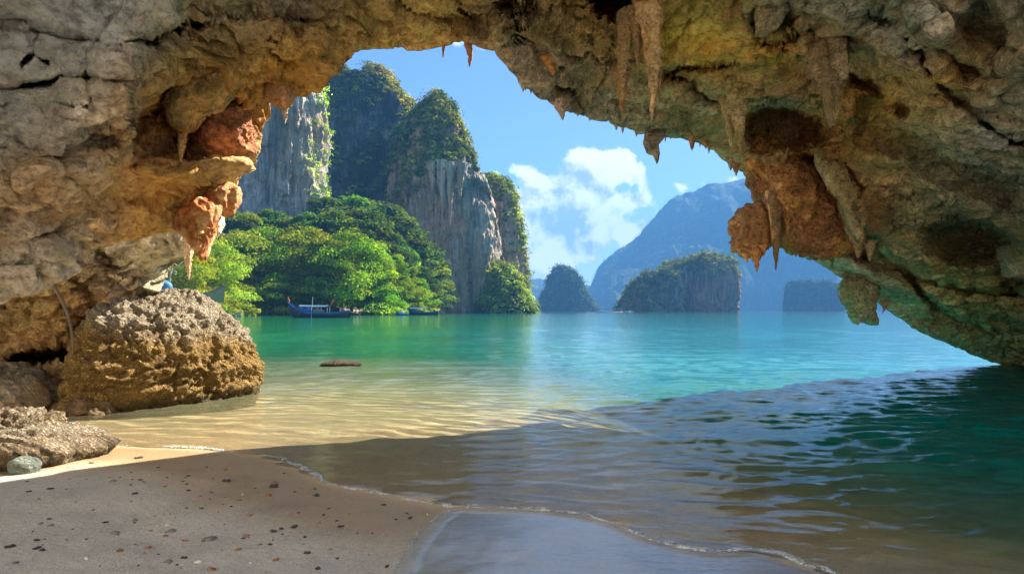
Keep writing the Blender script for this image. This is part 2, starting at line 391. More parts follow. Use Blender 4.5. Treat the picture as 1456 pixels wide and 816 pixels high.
# water surface
nr, ncol = 760, 900
th = np.linspace(R(-80), R(80), ncol)[None]; rr = np.r_[np.geomspace(2.2, 60, 560), np.geomspace(61, 4950, nr - 560)][:, None]
X = np.sin(th) * rr; Y = np.cos(th) * rr
dep = -ground_z(X, Y)
dep = np.where(np.hypot(X + 33.5, (Y - 62) * 0.67) < 5.0, -1.0, dep)
warp = 0.5 * fbm(np.stack([X * 0.35, Y * 0.35, 0 * X], -1), 3, s=21)
Zw = np.zeros_like(X)
rw = np.random.default_rng(5)
for k in range(34):
    L = 0.09 + 0.5 * rw.random() ** 1.7 if k < 26 else rw.uniform(1, 2.4); a = R(90) + rw.normal(0, 0.36); A = 0.0085 * L if k < 26 else 0.0022 * L
    kx, ky = math.cos(a), math.sin(a)
    ph = 2 * math.pi / L * (kx * X + ky * Y + warp * 0.8) + rw.uniform(0, 6.3)
    fade = sm(rr, 24 * L, 9 * L) if False else 1 - sm(rr, 20 * L + 4, 40 * L + 14)
    Zw += A * np.sin(ph) * fade
amp = np.clip(dep * 7.0, 0.25, 1.0) * (1.0 + 0.5 * fbm(np.stack([X * 0.12, Y * 0.12, 0 * X], -1), 2, s=9))
calm = 1 - 0.8 * np.exp(-((X + 2.2) / 2.4) ** 2 - ((Y - 9) / 3.5) ** 2)
Zw = Zw * amp * np.broadcast_to(calm, X.shape) + 0.001
def water_mat():
    m, n, out = new_mat('sea_water')
    pos = n('ShaderNodeNewGeometry').outputs['Position']
    at = n('ShaderNodeSeparateColor', {0: n('ShaderNodeVertexColor', layer_name='Col').outputs[0]})
    d = at.outputs[0]                                     # depth in metres / 10
    dd = n.math('MULTIPLY', d, 10.0)
    side = at.outputs[1]
    body = n.math('SUBTRACT', 1.0, n.math('EXPONENT', n.math('MULTIPLY', dd, n.math('ADD', -1.0, n.math('MULTIPLY', side, -0.8)))), clamp=True)
    deepc = n.mix(side, (0.0, 0.17, 0.07, 1), (0.0, 0.15, 0.145, 1))
    far = at.outputs[2]
    deepc = n.mix(far, deepc, (0.0, 0.10, 0.14, 1))
    bodyc = n.mix(n.ramp(body, [(0.10, 0.0), (0.62, 1.0)]), n.mix(side, (0.66, 0.62, 0.34, 1), (0.10, 0.33, 0.25, 1)), deepc)
    lum = n.noise(n.scalev(pos, (0.05, 0.16, 1)), 1.0, 5, 0.6, 0.5)
    bodyc = n.mix(0.8, bodyc, n.ramp(lum, [(0.3, 0.72), (0.5, 1.0), (0.7, 1.2)]), 'MULTIPLY')
    # ripples: small waves drawn out along the swell
    r1 = n.noise(n.scalev(pos, (1.5, 4.2, 1)), 1.0, 6, 0.58, 0.7)
    r2 = n.noise(n.scalev(pos, (5, 13, 1)), 1.0, 4, 0.6, 0.6)
    r3 = n.noise(n.scalev(pos, (0.35, 1.1, 1)), 1.0, 4, 0.6, 0.5)
    h = n.math('ADD', n.math('MULTIPLY', r1, 0.022), n.math('ADD', n.math('MULTIPLY', r2, 0.009), n.math('MULTIPLY', r3, 0.07)))
    amp = n('ShaderNodeMapRange', {0: dd, 1: 0.0, 2: 0.45, 3: 0.12, 4: 1.0}).outputs[0]
    bm = n('ShaderNodeBump', {'Height': n.math('MULTIPLY', h, amp), 'Strength': 0.75, 'Distance': 1.0}).outputs[0]
    diff = n('ShaderNodeBsdfDiffuse', {0: bodyc, 'Normal': bm})
    tint = n.mix(body, (0.97, 0.98, 0.94, 1), (0.6, 0.92, 0.75, 1))
    tr = n('ShaderNodeBsdfTransparent', {0: tint})
    inner = n('ShaderNodeMixShader', {0: body, 1: tr.outputs[0], 2: diff.outputs[0]})
    gl = n('ShaderNodeBsdfGlossy', {0: (1, 1, 1, 1), 'Roughness': 0.06, 'Normal': bm})
    fr = n('ShaderNodeFresnel', {'IOR': 1.33, 'Normal': bm})
    frc = n.math('MULTIPLY', fr.outputs[0], n('ShaderNodeMapRange', {0: dd, 1: 0.02, 2: 0.35, 3: 0.6, 4: 1.0}).outputs[0])
    mx = n('ShaderNodeMixShader', {0: frc, 1: inner.outputs[0], 2: gl.outputs[0]})
    n.t.links.new(mx.outputs[0], out.inputs[0]); return m
side = sm(X / (np.abs(Y) + 14) + 0.12 * fbm(np.stack([X * 0.05, Y * 0.05, 0 * X], -1), 3), -0.18, 0.22)
farw = sm(np.broadcast_to(rr, X.shape), 90, 500)
wc = np.stack([np.clip(dep, 0, 9) / 10, side, farw], -1).reshape(-1, 3)
sea = mkmesh('sea_water', np.stack([X, Y, Zw], -1), gridfaces(nr, ncol), water_mat(), wc)
tag(sea, kind='structure')

# foam edge
def foam_mat():
    m, n, out = new_mat('foam'); pos = n('ShaderNodeNewGeometry').outputs['Position']
    v = n.noise(pos, 60, 5, 0.7)
    v2 = n.noise(pos, 7, 5, 0.7); vo = n('ShaderNodeTexVoronoi', {'Vector': pos, 'Scale': 55.0}).outputs['Distance']
    p = bsdf(n, out, n.mix(v, (0.45, 0.47, 0.48, 1), (0.8, 0.82, 0.82, 1)), 0.5, 0.5, v, 0.6, 0.01)
    a = n.math('ADD', n.math('MULTIPLY', v2, 1.5), n.math('MULTIPLY', v, 0.9)); a = n.math('SUBTRACT', a, n.math('MULTIPLY', vo, 0.5))
    al = n('ShaderNodeMapRange', {0: a, 1: 0.78, 2: 1.12, 3: 0.0, 4: 0.92}).outputs[0]
    n.t.links.new(al, p.inputs['Alpha']); return m
M_foam = foam_mat()
def foam_strip(pxline, w0, name, nn=420, seed=1, hgt=1.0):
    pts = resample(np.array([PG(*p) for p in pxline]), nn)
    s = np.linspace(0, 1, nn)
    jit = 0.018 * fbm(np.stack([pts[:, 0] * 6, pts[:, 1] * 6, 0 * s + seed], -1), 3)
    tan = np.gradient(pts, axis=0); tan /= np.linalg.norm(tan, axis=1, keepdims=True); nor = np.stack([-tan[:, 1], tan[:, 0]], 1)
    pts = pts + nor * jit[:, None]
    wv = w0 * (0.35 + 1.1 * np.abs(fbm(np.stack([s * 34, 0 * s, 0 * s + seed], -1), 3))) * np.minimum(1, np.minimum(s, 1 - s) * 14 + 0.06)
    k = np.linspace(0, math.pi, 9)
    ring = []
    for a in k:
        q = pts + nor * (np.cos(a) * wv)[:, None]
        z = ground_z(q[:, 0], q[:, 1]); z = np.maximum(z, 0.0) + 0.002 + hgt * 0.55 * wv * math.sin(a)
        if a in (k[0], k[-1]): z = z - 0.012
        ring.append(np.stack([q[:, 0], q[:, 1], z], -1))
    Vv = np.stack(ring, 0); Vv[..., 2] += 0.0012 * vn(Vv * 30, 5)
    return mkmesh(name, Vv, gridfaces(9, nn), M_foam)
fo = foam_strip([(372, 646), (400, 652), (430, 664), (450, 674), (462, 686), (490, 692), (520, 697), (580, 709), (640, 719), (700, 720), (770, 724), (830, 731), (870, 742), (900, 754), (930, 766), (960, 775), (990, 781), (1030, 783), (1070, 778), (1110, 788), (1180, 812), (1230, 835)], 0.045, 'foam_line', 700, 1, 0.35)
tag(fo, kind='structure')
fo = foam_strip([(228, 635), (260, 636), (300, 638), (335, 643)], 0.05, 'foam_line', 200, 3, 0.4); tag(fo, kind='structure')
fo = foam_strip([(100, 628), (150, 632), (200, 634)], 0.012, 'foam_line', 100, 4, 0.5); tag(fo, kind='structure')
fo = foam_strip([(645, 722), (620, 738), (600, 758), (585, 780), (572, 802), (562, 830)], 0.008, 'foam_line', 200, 6, 0.5); tag(fo, kind='structure')

# ---------------------------------------------------------------- cave rock
Cc = np.array([700.0, 430.0])
Sil = [(-60, 430, 6.0), (0, 427, 6.2), (60, 415, 6.4), (110, 388, 6.7), (130, 352, 7.2), (190, 340, 7.6), (250, 326, 7.9), (272, 302, 8.1), (300, 290, 8.3), (322, 276, 8.4), (345, 252, 8.4), (362, 232, 8.3),
       (372, 200, 8.2), (385, 150, 8.0), (420, 138, 7.8), (450, 130, 7.6), (478, 108, 7.2), (488, 90, 7.2), (500, 76, 7.5), (540, 65, 7.9), (600, 71, 8.1), (665, 60, 8.0), (700, 74, 8.1), (725, 100, 8.3), (760, 135, 8.9), (800, 156, 9.6),
       (850, 171, 10.4), (900, 187, 10.8), (960, 196, 11.3), (1000, 206, 11.7), (1040, 235, 12.1), (1062, 252, 12.3), (1075, 285, 12.6), (1092, 325, 12.8), (1115, 355, 13), (1150, 368, 13.3), (1200, 396, 14),
       (1260, 440, 15), (1300, 468, 15.8), (1350, 490, 16.7), (1400, 511, 17.6), (1460, 532, 17.8), (1560, 560, 17.8)]
Ctrl = [(0,350,5.6),(0,250,5.2),(0,150,5.0),(0,0,4.6),(100,300,6.0),(100,200,5.4),(100,60,5.0),(180,110,5.2),(200,0,5.1),(190,260,6.6),(250,20,5.5),(300,60,6.3),(400,40,6.7),(470,40,6.9),(435,95,6.9),(350,20,6.2),(350,100,6.7),
        (300,250,7.6),(540,0,7.0),(620,30,7.6),(620,0,7.1),(700,30,7.6),(728,0,7.0),(800,60,7.9),(800,0,7.0),(900,100,8.6),(900,0,7.2),(1000,120,8.8),(1000,0,7.0),(1100,130,8.8),(1100,0,6.6),(1200,180,9),(1200,60,7.2),
        (1200,0,6.2),(1300,100,6.8),(1300,0,5.6),(1300,250,9.2),(1300,340,11),(1300,420,13.8),(1400,470,15.6),(1456,0,5),(1456,150,6.6),(1456,300,9.2),(1456,400,12),(1200,300,11),(1200,370,13),(1120,250,11.2),
        (1600,300,8),(1600,0,4.6),(1600,480,13),(728,-300,5),(728,-1000,2.2),(200,-400,3.2),(-400,0,3.4),(-400,400,4),(1800,-300,3.6),(2000,400,8),(-1500,300,2),(2500,300,5),(-300,-800,2.2),(1800,-1200,2)]
feats = [ # kind, data
 ('groove', [(-20,20),(40,27),(45,36),(60,46),(90,55),(130,62),(160,69),(185,62),(240,48),(290,40)], 3.5, 0.28),
 ('groove', [(-20,38),(30,45),(50,60),(62,82),(70,90)], 2.5, 0.18),
 ('groove', [(-20,134),(40,123),(70,118),(90,108),(120,112),(175,113)], 3, 0.26),
 ('groove', [(33,120),(33,95),(52,76)], 2, 0.14),
 ('groove', [(-20,206),(40,205),(68,212),(60,232)], 3, 0.2),
 ('step', [(60,232),(90,200),(130,180),(182,190),(188,110),(205,62),(243,36),(250,-60)], 5, 0.16, 70),
 ('groove', [(205,62),(262,45),(300,38)], 3, 0.2),
 ('pocket', 272,176,88,66,-8,1.5), ('pocket', 215,195,40,45,0,0.7), ('pocket', 330,185,30,46,0,0.4),
 ('groove', [(190,240),(240,246),(300,244),(350,226)], 4, -0.22),
 ('groove', [(20,260),(70,240),(130,235),(190,205)], 9, -0.16),
 ('step', [(-20,300),(60,300),(120,270),(200,262),(262,262),(330,240)], 6, 0.10, 40),
 ('step', [(-20,395),(40,372),(90,330),(150,300),(240,296)], 8, -0.10, 50),
 ('groove', [(290,20),(370,22),(440,22),(470,40),(484,72)], 4, 0.35),
 ('step', [(700,20),(700,75)], 4, 0.15, 60),
 ('pocket', 872,2,40,34,0,2.4),
 ('groove', [(770,20),(800,34),(850,42),(868,70)], 3, -0.14), ('groove', [(770,80),(782,110),(815,135),(832,160)], 5, 0.25),
 ('groove', [(945,100),(1000,98),(1060,88),(1160,76)], 3, 0.22), ('groove', [(940,106),(980,118),(1005,138),(1050,146)], 5, 0.3),
 ('step', [(945,88),(1060,92),(1160,76)], 5, 0.14, 40),
 ('pocket', 1118,180,72,36,10,2.2), ('pocket', 1085,200,30,24,40,.9), ('step', [(1040,150),(1100,142),(1170,148),(1205,178)], 4, 0.3, 26),
 ('groove', [(1205,108),(1250,130),(1290,165)], 5, 0.3), ('step', [(1225,60),(1240,110),(1276,178),(1370,235),(1470,262)], 6, 0.25, 70),
 ('pocket', 1170,262,70,44,38,1.9), ('pocket', 1225,345,34,26,20,1.2),
 ('groove', [(1150,200),(1180,240),(1215,285),(1232,310),(1222,352)], 8, -0.7),
 ('pocket', 1378,345,80,38,8,1.7), ('pocket', 1440,395,26,36,0,0.9),
 ('step', [(1205,200),(1290,225),(1340,262),(1456,300)], 7, -0.2, 40),
 ('groove', [(1120,352),(1180,352),(1290,392),(1380,412),(1480,428)], 5, 0.4), ('groove', [(1285,395),(1330,430),(1400,470)], 4, 0.3),
 ('groove', [(1250,360),(1300,400),(1340,450)], 4, 0.35), ('step', [(1200,380),(1300,425),(1400,452),(1480,462)], 6, 0.2, 40),
 ('pocket', 1395,60,70,70,20,0.6), ('groove', [(1300,10),(1360,60),(1420,90),(1480,80)], 6, -0.25), ('groove', [(1260,15),(1290,60),(1330,110),(1390,170),(1470,215)], 4, 0.25),
 ('groove', [(1070,28),(1080,60),(1110,62),(1160,40)], 4, 0.25), ('pocket', 1100,20,40,30,0,0.6), ('pocket', 1250,20,30,18,0,0.4),
 ('groove', [(560,10),(640,26),(655,45)], 3, 0.12), ('groove', [(655,0),(660,30),(720,36)], 3, 0.2), ('pocket', 740,20,40,14,5,0.3), ('pocket', 715,33,4,3,0,0.3), ('pocket', 800,95,8,6,0,0.25)]
def feature(q):
    D = np.zeros(len(q))
    wq = q + np.stack([5 * fbm(np.c_[q / 40, 0 * q[:, 0]], 3, s=31), 5 * fbm(np.c_[q / 40, 0 * q[:, 0] + 9], 3, s=33)], 1)
    for f in feats:
        if f[0] == 'pocket':
            _, cx, cyy, rx, ry, an, dp = f; a = R(an); dx, dy = wq[:, 0] - cx, wq[:, 1] - cyy
            x = (dx * math.cos(a) + dy * math.sin(a)) / rx; y = (-dx * math.sin(a) + dy * math.cos(a)) / ry
            D += dp * sm(1 - np.hypot(x, y), 0.0, 0.46)
        else:
            pts = np.array(f[1], float); lo = pts.min(0) - 4 * f[2] - 120; hi = pts.max(0) + 4 * f[2] + 120
            m = ((wq > lo) & (wq < hi)).all(1)
            if not m.any(): continue
            d, s, t = polydist(wq[m], pts); d = d / 1.35; end = sm(np.minimum(t, 1 - t), 0.0, 0.06)
            if f[0] == 'groove': D[m] += 1.9 * f[3] * np.exp(-(d / f[2]) ** 2) * (0.35 + 0.65 * end)
            else: D[m] += 1.8 * f[3] * np.tanh(d * s / f[2]) * np.exp(-d / f[4]) * end
    return D
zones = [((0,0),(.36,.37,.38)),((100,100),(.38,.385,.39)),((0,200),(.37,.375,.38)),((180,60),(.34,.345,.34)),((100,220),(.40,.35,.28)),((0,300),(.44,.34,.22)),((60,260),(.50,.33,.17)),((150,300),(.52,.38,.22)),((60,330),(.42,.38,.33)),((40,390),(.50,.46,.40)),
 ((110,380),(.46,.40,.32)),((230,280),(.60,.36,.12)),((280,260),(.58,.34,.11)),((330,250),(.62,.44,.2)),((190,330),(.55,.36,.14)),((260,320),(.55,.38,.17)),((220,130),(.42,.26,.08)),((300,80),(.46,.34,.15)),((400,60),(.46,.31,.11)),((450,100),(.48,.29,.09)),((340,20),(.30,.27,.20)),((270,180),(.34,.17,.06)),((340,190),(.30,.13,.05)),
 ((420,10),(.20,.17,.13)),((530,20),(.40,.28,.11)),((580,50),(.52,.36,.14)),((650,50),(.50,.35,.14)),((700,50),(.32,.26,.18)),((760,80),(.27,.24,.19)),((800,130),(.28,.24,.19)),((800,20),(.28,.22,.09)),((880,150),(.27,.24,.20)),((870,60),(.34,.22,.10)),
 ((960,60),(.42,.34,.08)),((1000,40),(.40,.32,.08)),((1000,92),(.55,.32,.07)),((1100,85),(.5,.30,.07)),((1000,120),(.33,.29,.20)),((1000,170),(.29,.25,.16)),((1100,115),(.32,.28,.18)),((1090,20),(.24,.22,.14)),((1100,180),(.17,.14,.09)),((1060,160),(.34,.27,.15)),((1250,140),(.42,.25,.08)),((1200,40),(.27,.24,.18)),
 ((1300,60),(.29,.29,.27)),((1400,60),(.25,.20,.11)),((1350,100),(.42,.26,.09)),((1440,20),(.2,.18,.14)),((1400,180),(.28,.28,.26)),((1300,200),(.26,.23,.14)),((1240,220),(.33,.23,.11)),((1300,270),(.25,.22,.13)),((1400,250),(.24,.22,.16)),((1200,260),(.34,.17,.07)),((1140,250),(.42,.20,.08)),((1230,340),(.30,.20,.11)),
 ((1380,350),(.10,.095,.06)),((1350,390),(.24,.24,.10)),((1420,430),(.25,.25,.11)),((1250,400),(.36,.32,.22)),((1160,365),(.42,.37,.28)),((1300,440),(.33,.30,.17)),((1400,490),(.20,.21,.11)),((1700,200),(.28,.25,.2)),((700,-400),(.36,.32,.26)),((-400,200),(.36,.34,.30)),((-300,-400),(.36,.34,.3))]  # darkest tones lie on the carved pockets, painting in their shade
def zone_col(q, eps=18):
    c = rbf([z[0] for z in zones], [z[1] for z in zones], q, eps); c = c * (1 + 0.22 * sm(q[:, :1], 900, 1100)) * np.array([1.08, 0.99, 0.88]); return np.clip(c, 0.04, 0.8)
def rockdisp(V3, sc_=1.0, s=0):
    p = V3 / sc_
    big = fbm(p * np.array([0.55, 0.55, 0.8]), 3, 0.5, s + 1)
    rid = fbm(p * np.array([1.3, 1.3, 2.6]) + 0.4 * big[..., None], 4, 0.55, s + 5, True)
    med = fbm(p * 3.2, 3, 0.55, s + 9); fine = fbm(p * np.array([8, 8, 14.]), 4, 0.6, s + 13)
    pits = np.maximum(0, fbm(p * 5.0, 2, 0.5, s + 17) - 0.25)
    u_ = (fbm(p * np.array([0.42, 0.5, 1.1]) + 0.5 * med[..., None] * 0.25, 3, 0.5, s + 25) + 0.25 * p[..., 2]) * 5.0
    fr = u_ - np.floor(u_); ter = fr - sm(fr, 0.36, 0.64)          # worn bedding ledges
    w2 = fbm(p * 1.1 + 3.0, 3, 0.55, s + 29); crack = np.exp(-(w2 / 0.03) ** 2)
    return sc_ * (-0.17 * ter - 0.11 * crack) + sc_ * (0.13 * big + 0.10 * rid + 0.055 * med + 0.045 * fine - 0.16 * pits)
Ctrl_all = [(a, b) for a, b, c in Sil] + [(a, b) for a, b, c in Ctrl]
Ctrl_D = np.log(np.array([c for *_, c in Sil] + [c for *_, c in Ctrl]))
def caveD(q): return np.exp(rbf(Ctrl_all, Ctrl_D, q, 30)[:, 0])
NC = 1150
sil = resample(Sil, NC)
sj = 3.0 * fbm(np.stack([sil[:, 0] / 22, sil[:, 1] / 22, 0 * sil[:, 0]], -1), 4, 0.6, 77)
vec = sil[:, :2] - Cc; r0 = np.hypot(*vec.T); dirv = vec / r0[:, None]
off = np.r_[np.linspace(0, 30, 18), np.linspace(32, 640, 250), np.geomspace(650, 1350, 22)]
q = Cc + dirv[None] * (r0[None, :, None] + sj[None, :, None] * np.exp(-off / 20)[:, None, None] + off[:, None, None])
qf = q.reshape(-1, 2)
D = caveD(qf); fe = feature(qf)
edge = sm(np.broadcast_to(off[:, None], q.shape[:2]).ravel(), 0, 30)
D = D + fe * (0.25 + 0.75 * edge)
D = np.clip(D, 1.2, 20)
V = P(qf[:, 0], qf[:, 1], D).reshape(q.shape[0], NC, 3)
N = grid_normals(V)
view = V - np.array([0, 0, CH]); flip = np.sign((N * view).sum(-1, keepdims=True)); N = -N * flip     # towards the cave interior
dsp = rockdisp(V)
calmr = 1 - 0.5 * sm(q[..., 0], 300, 200) * sm(q[..., 1], 330, 260) if False else 1 - 0.55 * (1 - sm(q[..., 0], 190, 300)) * (1 - sm(q[..., 1], 240, 330)) - 0.3 * sm(q[..., 0], 880, 1000)
V = V + N * (dsp * calmr * (0.35 + 0.65 * edge.reshape(dsp.shape)))[..., None]
# outer shell rows
rad = V - np.array([0.5, 0, 0.8]); rad[..., 1] = 0; rad /= np.linalg.norm(rad, axis=-1, keepdims=True)
rad = rad + np.array([0, 0.0, 0.15])
lip = V[0]; last = V[-1]
rows = []
for s_ in (1.5, 1.25, 1.0, 0.75, 0.5, 0.3, 0.16, 0.07):
    hk = (1 + 2.2 * sm(sil[:, 0], 1000, 1080))[:, None]; pnt = lip + rad[0] * s_ * hk + np.array([-0.15 * s_, -0.5 * s_, 0])  # unseen hem, lengthened at right to block a stray sunbeam
    pnt = pnt + rad[0] * (0.5 * rockdisp(pnt, 1.0, 3))[:, None] * min(1, s_ / 1.0); rows.append(pnt)
outl = last + rad[-1] * 1.2; rows_top = [outl, outl * 0.5 + rows[0] * 0.5 + np.array([0, 0, 0.3])]
Vall = np.concatenate([last[None], np.array(rows_top), np.array(rows), V], 0)
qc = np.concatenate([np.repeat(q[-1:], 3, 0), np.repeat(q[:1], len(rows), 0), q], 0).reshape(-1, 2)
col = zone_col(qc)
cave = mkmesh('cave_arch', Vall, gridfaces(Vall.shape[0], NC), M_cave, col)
tag(cave, 'huge overhanging limestone arch with ochre stains framing the bay', 'rock arch')
V_cave, q_cave = V, q
def surf_D(px, py):
    qq = np.array([[px, py]], float); return float((caveD(qq) + feature(qq))[0])

# recessed wall under the left overhang
Sb = resample([(205, 640, 9.6), (212, 520, 9.9), (222, 445, 10.4), (228, 415, 10.6), (240, 382, 10.6), (262, 362, 10.4), (290, 346, 10.3), (308, 328, 10.3), (316, 300, 10.3), (330, 240, 10.2), (345, 180, 10)], 330)
offb = np.linspace(0, 560, 240)
sj = 2.5 * fbm(np.stack([Sb[:, 0] / 16, Sb[:, 1] / 16, 0 * Sb[:, 0]], -1), 4, 0.6, 5)
q = np.stack([Sb[None, :, 0] + sj[None] * np.exp(-offb / 20)[:, None] - offb[:, None], np.broadcast_to(Sb[None, :, 1], (240, 330))], -1); qf = q.reshape(-1, 2)
cb = [(205,640,9.6),(212,520,9.9),(222,445,10.5),(240,382,10.6),(290,346,10.3),(316,300,10.3),(345,180,10),(200,370,9.6),(260,350,9.9),(180,350,9.4),(150,400,10.3),(100,420,10.2),(0,450,9.8),(50,470,9.9),(140,470,10.3),(0,400,9.6),(0,300,9),(100,300,9.2),(-300,400,8),(0,600,9.4),(-300,600,8),(100,600,9.8)]
D = np.exp(rbf([(a, b) for a, b, c in cb], np.log([c for *_, c in cb]), qf, 25)[:, 0])
for pt, w_, dp in (([(130,352),(150,390),(190,405),(228,415)], 6, -0.35), ([(110,400),(140,440),(100,470)], 10, 0.2), ([(120,352),(160,372),(230,375),(300,352)], 8, 0.25), ([(-50,440),(60,425),(120,450)], 6, 0.2)):
    d, s, t = polydist(qf, pt); D += dp * np.exp(-(d / w_) ** 2)
x = (qf[:, 0] - 75) / 78; y = (qf[:, 1] - 505 - 0.05 * (75 - qf[:, 0])) / 17; D += 3.5 * sm(1 - np.hypot(x, y), 0, 0.3)
V = P(qf[:, 0], qf[:, 1], D).reshape(240, 330, 3); N = grid_normals(V); fl = np.sign((N * (V - np.array([0, 0, CH]))).sum(-1, keepdims=True)); N = -N * fl
V = V + N * (rockdisp(V, 0.9, 40) * (0.4 + 0.6 * sm(offb, 0, 30))[:, None])[..., None]
back = [V[0] + np.array([-0.6 * s_, 0.9 * s_, 0.1 * s_]) for s_ in (3, 2, 1, 0.4)]
Vall = np.concatenate([np.array(back), V], 0)
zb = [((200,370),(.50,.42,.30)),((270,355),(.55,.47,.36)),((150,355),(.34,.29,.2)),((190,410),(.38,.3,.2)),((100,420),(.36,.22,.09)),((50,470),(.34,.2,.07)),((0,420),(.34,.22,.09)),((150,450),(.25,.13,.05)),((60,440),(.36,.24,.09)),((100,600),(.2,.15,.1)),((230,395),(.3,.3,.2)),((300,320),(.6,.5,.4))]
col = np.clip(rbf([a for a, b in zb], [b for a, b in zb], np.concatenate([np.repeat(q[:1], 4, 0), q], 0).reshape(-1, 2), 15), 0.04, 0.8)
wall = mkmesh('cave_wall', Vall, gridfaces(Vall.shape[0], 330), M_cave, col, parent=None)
tag(wall, 'shaded brown recessed rock wall behind the big boulder at left', 'rock wall')

# unseen limestone wall added behind the viewer to bounce sunlight into the cave
gx, gz = np.meshgrid(np.linspace(-26, 26, 120), np.linspace(-1, 17, 60))
Vb = np.stack([gx, -9 + 0.012 * gx ** 2 - 0.12 * gz, gz], -1); Vb[..., 1] += 0.9 * fbm(Vb * 0.4, 4, 0.55, 8)
bk = np.concatenate([Vb, (Vb + np.array([0, -4, 0]))[::-1]], 0)
bw = mkmesh('bounce_wall', bk, gridfaces(120, 120), simple('bounce_limestone', (.72, .67, .58), .9, .1, .15, 1.0))
tag(bw, 'unseen pale limestone wall added behind the viewer to bounce sunlight', 'cliff')

# star-shaped rock from an outline: real depth, noise-worn
_ico = {}
def ico(k):
    if k not in _ico:
        import bmesh
        bm = bmesh.new(); bmesh.ops.create_icosphere(bm, subdivisions=k, radius=1.0)
        v_ = np.array([x.co[:] for x in bm.verts]); f_ = np.array([[x.index for x in f.verts] for f in bm.faces]); bm.free(); _ico[k] = (v_, f_)
    return _ico[k]
def blob(name, outline, D, thick, mat, col, sub=5, disp=0.35, seed=0, parent=None, centre=None, tilt=0.0, col2=None, squash=None, cmask=None, rough=0.0, flute=0.0, yaw=0.0):
    vs, fs = ico(sub); ol = np.array(outline, float)
    c = np.array(centre, float) if centre is not None else ol.mean(0)
    dd = resample(np.r_[ol, ol[:1]], 240) - c; ang = np.arctan2(-dd[:, 1], dd[:, 0]); rad_ = np.hypot(*dd.T)
    o = np.argsort(ang); ang, rad_ = ang[o], rad_[o]; ang = np.r_[ang - 2 * math.pi, ang, ang + 2 * math.pi]; rad_ = np.tile(rad_, 3)
    th_ = np.arctan2(vs[:, 2], vs[:, 0]); rho = np.hypot(vs[:, 0], vs[:, 2])
    rho2 = rho ** 0.8
    r = np.interp(th_, ang, rad_) * rho2
    x = c[0] + np.cos(th_) * r; y = c[1] - np.sin(th_) * r
    V = P(x, y, D); V[:, 1] += vs[:, 1] * thick + tilt * (V[:, 2] - CH)
    if yaw:
        k_ = 1 + yaw * (V[:, 0] - V[:, 0].mean()) / V[:, 1]; cp = np.array([0, 0, CH]); V = cp + (V - cp) * k_[:, None]
    cen = V.mean(0)
    nrm = vs * np.array([1, 1, 1]); scl = max(np.ptp(V[:, 0]), np.ptp(V[:, 2])) / 2.4
    V = V + nrm * (rockdisp(V, max(0.12, scl), seed * 7 + 60) * disp / 0.35 * 0.8 * (0.35 + 0.65 * (1 - rho)))[:, None]
    if flute: V = V + nrm * (flute * fbm(V * np.array([5.5, 5.5, 0.9]), 4, 0.6, seed + 250, True))[:, None]
    if rough:
        cell = fbm(V * 3.0, 4, 0.62, seed + 200, True); pit = np.maximum(0, fbm(V * 7.0, 3, 0.6, seed + 210) - 0.05); lump_ = fbm(V * 1.5, 3, 0.5, seed + 220)
        rm = 0.45 + 0.75 * sm(fbm(V * 1.1 + 5, 2, 0.5, seed + 240), -0.25, 0.3); frac = np.exp(-(fbm(V * 0.9 + 8, 3, 0.5, seed + 244) / 0.035) ** 2)
        V = V + nrm * (rough * rm * (-1.1 * frac + 1.0 * cell - 1.9 * pit + 1.3 * lump_ + 0.6 * fbm(V * 16, 3, 0.6, seed + 230, True) - 1.0))[:, None]
    cc = np.array(col) * np.ones((len(V), 3))
    if col2 is not None:
        m = sm(fbm(V * 1.6 / max(0.3, scl), 3, 0.6, seed + 90), -0.15, 0.25) if cmask is None else cmask(V)
        cc = cc * (1 - m[:, None]) + np.array(col2) * m[:, None]
    loc = (float(cen[0]), float(cen[1]), float(V[:, 2].min()))
    return mkmesh(name, V, fs, mat, np.clip(cc, 0.02, 1.0), parent=parent, loc=loc if parent is None else None)
def spike(name, px, py, rp, tx, ty, D, mat=None, col=(0.45, 0.22, 0.1), parent=None, flat=1.0, seed=0, bend=0.0, lump=0.4, power=0.75, nr_=46, ns=26):
    """dripstone that tapers from (px,py) to (tx,ty); rp = base radius in px"""
    a = P(px, py, D); b = P(tx, ty, D); R0 = rp / F * D
    t = np.linspace(-0.12, 1, nr_)[:, None]; an = np.linspace(0, 2 * math.pi, ns, endpoint=False)[None]
    r = R0 * np.clip(1 - np.clip(t, 0, 1), 0, 1) ** power * (1 + 0.25 * np.exp(-np.clip(t, 0, 1) * 8)) + 0.002
    ax = a + (b - a) * t[..., None]; ax = ax + np.array([1, 0.3, 0]) * (bend * R0 * np.sin(np.clip(t, 0, 1) * 3.1) * 1.5)[..., None]
    nzz = 1 + lump * fbm(np.stack(np.broadcast_arrays(np.cos(an) * 0.8 + seed, np.sin(an) * 0.8, t * 5.0), -1), 3, 0.6, seed)
    flu = 1 + 0.13 * np.sin(an * 5 + seed) + 0.07 * np.sin(an * 9 + 2 * seed) + 0.06 * np.sin(t * 40 + seed) 
    V = ax + np.stack(np.broadcast_arrays(np.cos(an) * r * nzz * flu, np.sin(an) * r * nzz * flat, 0 * an * t), -1)
    V = V + 0.12 * R0 * vn(V * 2.2 / max(R0, 0.03), seed)[..., None]
    cc = np.array(col) * (1 + 0.25 * fbm(V * 5, 3, s=seed)[..., None])
    return mkmesh(name, V, gridfaces(nr_, ns, True), mat or M_stal, np.clip(cc.reshape(-1, 3), 0.02, 0.9), parent=parent)
ORA = (.56, .25, .08); RED = (.36, .17, .09); GRY = (.33, .28, .2); BRN = (.3, .2, .1)
def dS(px, py, k=-0.15): return surf_D(px, py) + k
